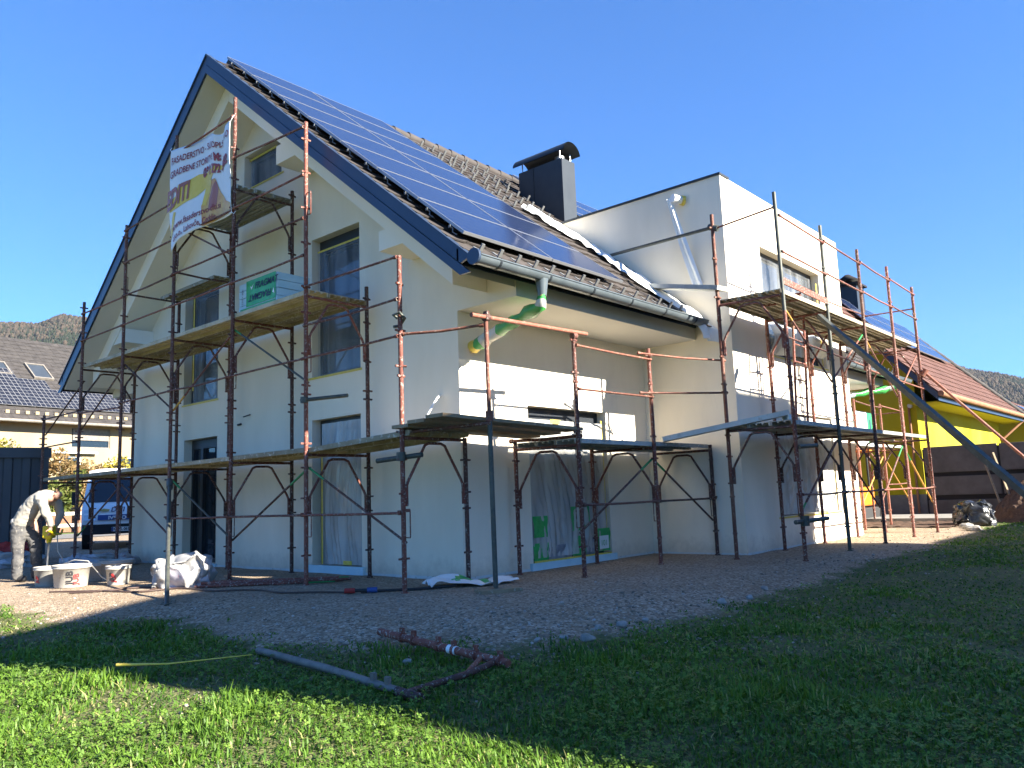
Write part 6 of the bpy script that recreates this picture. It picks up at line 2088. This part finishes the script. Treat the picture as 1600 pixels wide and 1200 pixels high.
# ------------------------------------------------------------------ wooded hills
def hill(name, az0, az1, r0, r1, prof, seed, label, c_ramp):
    mb = MB()
    def fn(u, v):
        az = R(az0 + (az1 - az0) * u); r = r0 + (r1 - r0) * v
        x, y = CAMP.x + r * math.cos(az), CAMP.y + r * math.sin(az)
        top = prof(az0 + (az1 - az0) * u)
        t = v * v * (3 - 2 * v)
        z = top * t + 26 * noise.noise(V((x * 0.004, y * 0.004, seed))) * t + 10 * noise.noise(V((x * 0.012, y * 0.012, seed))) * t - 4
        return V((x, y, z))
    mb.grid(fn, 90, 40)
    mt = mat(name + "_cover", (0.1, 0.09, 0.06), 0.95, 0, 0.1)
    n = NT(mt); g = n.geo()
    n.color(n.ramp(n.noise(g, 0.02, 8, 0.7), c_ramp))
    o = mb.build(name, mt)
    return tag(o, label, "hill", kind="structure"), fn
def interp(pts):
    xs = [p[0] for p in pts]; ys = [p[1] for p in pts]
    return lambda a: float(np.interp(a, xs, ys))
# azimuth of a picture column at the horizon: yaw 41.1 deg, f 1251
profL = interp([(58, 270), (63, 310), (66, 335), (68.0, 358), (69.4, 390), (70.8, 388), (72.2, 362), (74, 356), (78, 340), (86, 300)])
hl, fnL = hill("hill", 57, 88, 500, 1900, profL, 3.0, "wooded autumn hill behind the cream house", [(0.3, (0.02, 0.022, 0.014)), (0.5, (0.036, 0.03, 0.02)), (0.7, (0.055, 0.042, 0.028))])
profR = interp([(2, 110), (6, 165), (8.5, 215), (10.5, 240), (11.5, 258), (14, 265), (20, 260), (30, 200), (40, 120)])
hr_, fnR = hill("hill", 0, 40, 900, 2200, profR, 8.0, "blue distant wooded hill beyond the yellow house", [(0.3, (0.02, 0.024, 0.018)), (0.6, (0.04, 0.036, 0.028))])
def forest(fn, n_, u0, u1, v0, v1, hmin, hmax, seed, label):
    r_ = np.random.default_rng(seed)
    vs, fs, ts = [], [], []
    ang = np.arange(6) * math.pi / 3
    for i in range(n_):
        u, v = r_.uniform(u0, u1), r_.uniform(v0, v1) ** 0.7
        p = fn(u, v)
        h = r_.uniform(hmin, hmax)
        conif = noise.noise(V((p.x * 0.006, p.y * 0.006, 5.0))) + r_.normal() * 0.25 > -0.05
        o = len(vs)
        if conif:
            w = h * 0.20
            tb = r_.uniform(0.0, 0.35)
            prof = [(0.02, w), (0.40, w * 0.75), (0.42, w * 0.5), (1.0, 0.02 * h)]
        else:
            w = h * 0.34
            tb = r_.uniform(0.55, 1.0)
            prof = [(0.12, w * 0.5), (0.4, w), (0.7, w * 0.85), (0.95, w * 0.3)]
        for (zz, rr) in prof:
            jit = 1 + r_.normal(0, 0.15, 6)
            for a, j in zip(ang, jit):
                vs.append((p.x + rr * j * math.cos(a), p.y + rr * j * math.sin(a), p.z + zz * h))
                ts.append(tb)
        for k in range(3):
            for a in range(6):
                b = (a + 1) % 6
                fs.append((o + k * 6 + a, o + k * 6 + b, o + (k + 1) * 6 + b, o + (k + 1) * 6 + a))
    o = np_mesh("hillside_wood", vs, fs, ts, M['forest'])
    return tag(o, label, "wood", kind="stuff")
mt = M['forest'] = mat("hillside_foliage", (0.08, 0.08, 0.05), 0.95, 0, 0.1)
n = NT(mt)
n.color(n.ramp(n.attr("tint").outputs["Fac"], [(0.0, (0.012, 0.019, 0.012)), (0.35, (0.022, 0.027, 0.016)), (0.55, (0.030, 0.026, 0.020)), (0.8, (0.044, 0.034, 0.025)), (1.0, (0.058, 0.043, 0.030))]))
forest(fnL, 15000, 0.26, 0.66, 0.25, 1.0, 5, 12, 4, "mixed autumn wood covering the hill behind the cream house")
forest(fnR, 5000, 0.12, 0.36, 0.45, 1.0, 7, 13, 5, "distant wood covering the blue hill beyond the yellow house")

# ------------------------------------------------------------------ lawn: real blades and clover leaves
YAW = math.atan2(cF.y, cF.x)
def lawn_points(n_, rmin, rmax, power, half=50):
    r = (rmin ** (1 - power) + rng.random(n_) * (rmax ** (1 - power) - rmin ** (1 - power))) ** (1 / (1 - power))
    a = YAW + np.radians(rng.uniform(-half, half, n_))
    x, y = CAMP.x + r * np.cos(a), CAMP.y + r * np.sin(a)
    d = pad_dist(x, y)
    return x, y, r, d
def patch_noise(x, y, f, s):
    return (np.sin(x * f * 1.3 + s + 1.7 * np.sin(y * f * 0.7 + s)) * np.sin(y * f * 1.1 - s * 0.7 + 1.3 * np.sin(x * f * 0.9 - s)) * 0.5 + 0.5)
x, y, r, d = lawn_points(620000, 1.1, 26, 0.62)
pn = patch_noise(x, y, 2.2, 1.0) * 0.6 + patch_noise(x, y, 5.7, 4.0) * 0.4
keep = (d + (patch_noise(x, y, 3.5, 9.0) - 0.5) * 0.5 > rng.exponential(0.12, len(x)) - 0.02) & (rng.random(len(x)) < 0.35 + 0.6 * pn) & (rng.random(len(x)) < 0.25 + 1.5 * (patch_noise(x, y, 1.1, 3.3) * 0.55 + patch_noise(x, y, 3.1, 8.1) * 0.45))
tf = patch_noise(x, y, 1.9, 6.0) * 0.75 + 0.25 * patch_noise(x, y, 6.3, 2.0)
tuft = tf > 0.76
x, y, r, d, pn, tuft, tf = (k[keep] for k in (x, y, r, d, pn, tuft, tf))
n_ = len(x)
z = height(x, y, d)
h = (0.022 + 0.042 * rng.random(n_) ** 1.6 + 0.032 * pn * rng.random(n_))
h = h * (1 + 1.0 * sstep(0.62, 0.95, tf)) * np.where(rng.random(n_) < 0.02, 1.7, 1.0)
bald = patch_noise(x, y, 1.1, 3.3) * 0.55 + patch_noise(x, y, 3.1, 8.1) * 0.45
h *= np.clip(0.55 + d * 0.8, 0.55, 1.0) * (1 - 0.45 * sstep(-2.5, 1.5, x)) * (0.55 + 0.75 * bald)
w = 0.0014 + 0.00085 * r * rng.uniform(0.6, 1.2, n_)
az = rng.uniform(0, 2 * np.pi, n_)
lean = np.where(tuft, rng.uniform(0.1, 0.8, n_), rng.uniform(0.15, 1.5, n_))
dx, dy = np.cos(az), np.sin(az)
sxn, syn = -dy, dx
def P_(f, hf, wf, sgn):
    return np.stack([x + dx * h * lean * f + sxn * w * wf * sgn, y + dy * h * lean * f + syn * w * wf * sgn, z - 0.004 + h * hf], -1)
hv = np.clip(1 - 0.42 * lean, 0.3, 1)
vv = np.stack([P_(0, 0, 1, -1), P_(0, 0, 1, 1), P_(0.35, 0.6 * hv, 0.85, -1), P_(0.35, 0.6 * hv, 0.85, 1), P_(1.0, 1.0 * hv, 0.12, -1), P_(1.0, 1.0 * hv, 0.12, 1)], 1).reshape(-1, 3)
b = np.arange(n_)[:, None] * 6
ff = np.concatenate([b + np.array([[0, 1, 3, 2]]), b + np.array([[2, 3, 5, 4]])], 0)
tint = np.clip(0.05 + 0.45 * rng.random(n_) + 0.40 * (pn - 0.4), 0, 0.8)
tint = np.where(rng.random(n_) < 0.03 + 0.16 * (bald < 0.33), 0.97, tint)
M['grass'] = leaf_mat("lawn_blade", (0.040, 0.098, 0.014), (0.135, 0.25, 0.030), (0.40, 0.36, 0.16))
cr = [nd for nd in M['grass'].node_tree.nodes if nd.type == 'VALTORGB'][0].color_ramp
cr.elements[1].position = 0.55
e_ = cr.elements.new(0.82); e_.color = (0.25, 0.34, 0.05, 1)
g_o = np_mesh("grass", vv, ff, np.repeat(tint, 6), M['grass'])
tag(g_o, "lawn grass with taller tufts round the gravel yard", "grass", kind="stuff")
# clover and small broad leaves
x, y, r, d = lawn_points(150000, 1.1, 15, 0.75)
cl_n = patch_noise(x, y, 1.7, 2.5) * 0.7 + patch_noise(x, y, 4.4, 7.5) * 0.3
keep = (d > 0.12) & (rng.random(len(x)) < np.clip((cl_n - 0.28) * 2.2, 0.06, 1) * (1 - 0.6 * sstep(-3.5, 0, x)))
x, y, r, d = (k[keep] for k in (x, y, r, d))
n_ = len(x); z = height(x, y, d) + rng.uniform(0.018, 0.062, n_)
s = rng.uniform(0.005, 0.0115, n_) * (1 + 0.05 * r)
az = rng.uniform(0, 2 * np.pi, n_)
tilt = rng.normal(0, 0.35, (n_, 2))
V_, F_, T_ = [], [], []
tn = np.clip(0.2 + 0.5 * rng.random(n_), 0, 0.75)
for k in range(3):
    a = az + k * 2.094
    ca, sa = np.cos(a), np.sin(a)
    ring = []
    for (f, g_) in ((0.05, 0.0), (0.75, 0.62), (1.35, 0.42), (1.25, 0.0), (1.35, -0.42), (0.75, -0.62)):
        px_ = s * (f * ca - g_ * sa); py_ = s * (f * sa + g_ * ca)
        ring.append(np.stack([x + px_, y + py_, z + px_ * tilt[:, 0] + py_ * tilt[:, 1] + (0.15 * s if f > 0.5 and abs(g_) > 0.1 else 0)], -1))
    V_.append(np.stack(ring, 1))
allv = np.stack(V_, 1).reshape(-1, 3)
allf = np.arange(n_ * 18).reshape(-1, 6)
M['clover'] = leaf_mat("clover_leaf", (0.05, 0.105, 0.020), (0.15, 0.26, 0.040), (0.26, 0.38, 0.07))
tag(np_mesh("clover", allv, allf, np.repeat(tn, 18), M['clover']), "clover and small weeds growing through the lawn", "clover", kind="stuff")

# ------------------------------------------------------------------ autumn haze: one even box of air over the whole valley
hm = bpy.data.materials.new("valley_haze"); hm.use_nodes = True
ht = hm.node_tree; ht.nodes.clear()
ho = ht.nodes.new("ShaderNodeOutputMaterial"); hvn = ht.nodes.new("ShaderNodeVolumePrincipled")
hvn.inputs["Color"].default_value = (0.72, 0.84, 1.0, 1)
hvn.inputs["Density"].default_value = 0.00004
ht.links.new(hvn.outputs[0], ho.inputs["Volume"])
mb = MB(); mb.box(-400, 2400, -400, 2400, -40, 420)
hb = mb.build("haze", hm)
tag(hb, "thin pale haze over the valley", "haze", kind="stuff")
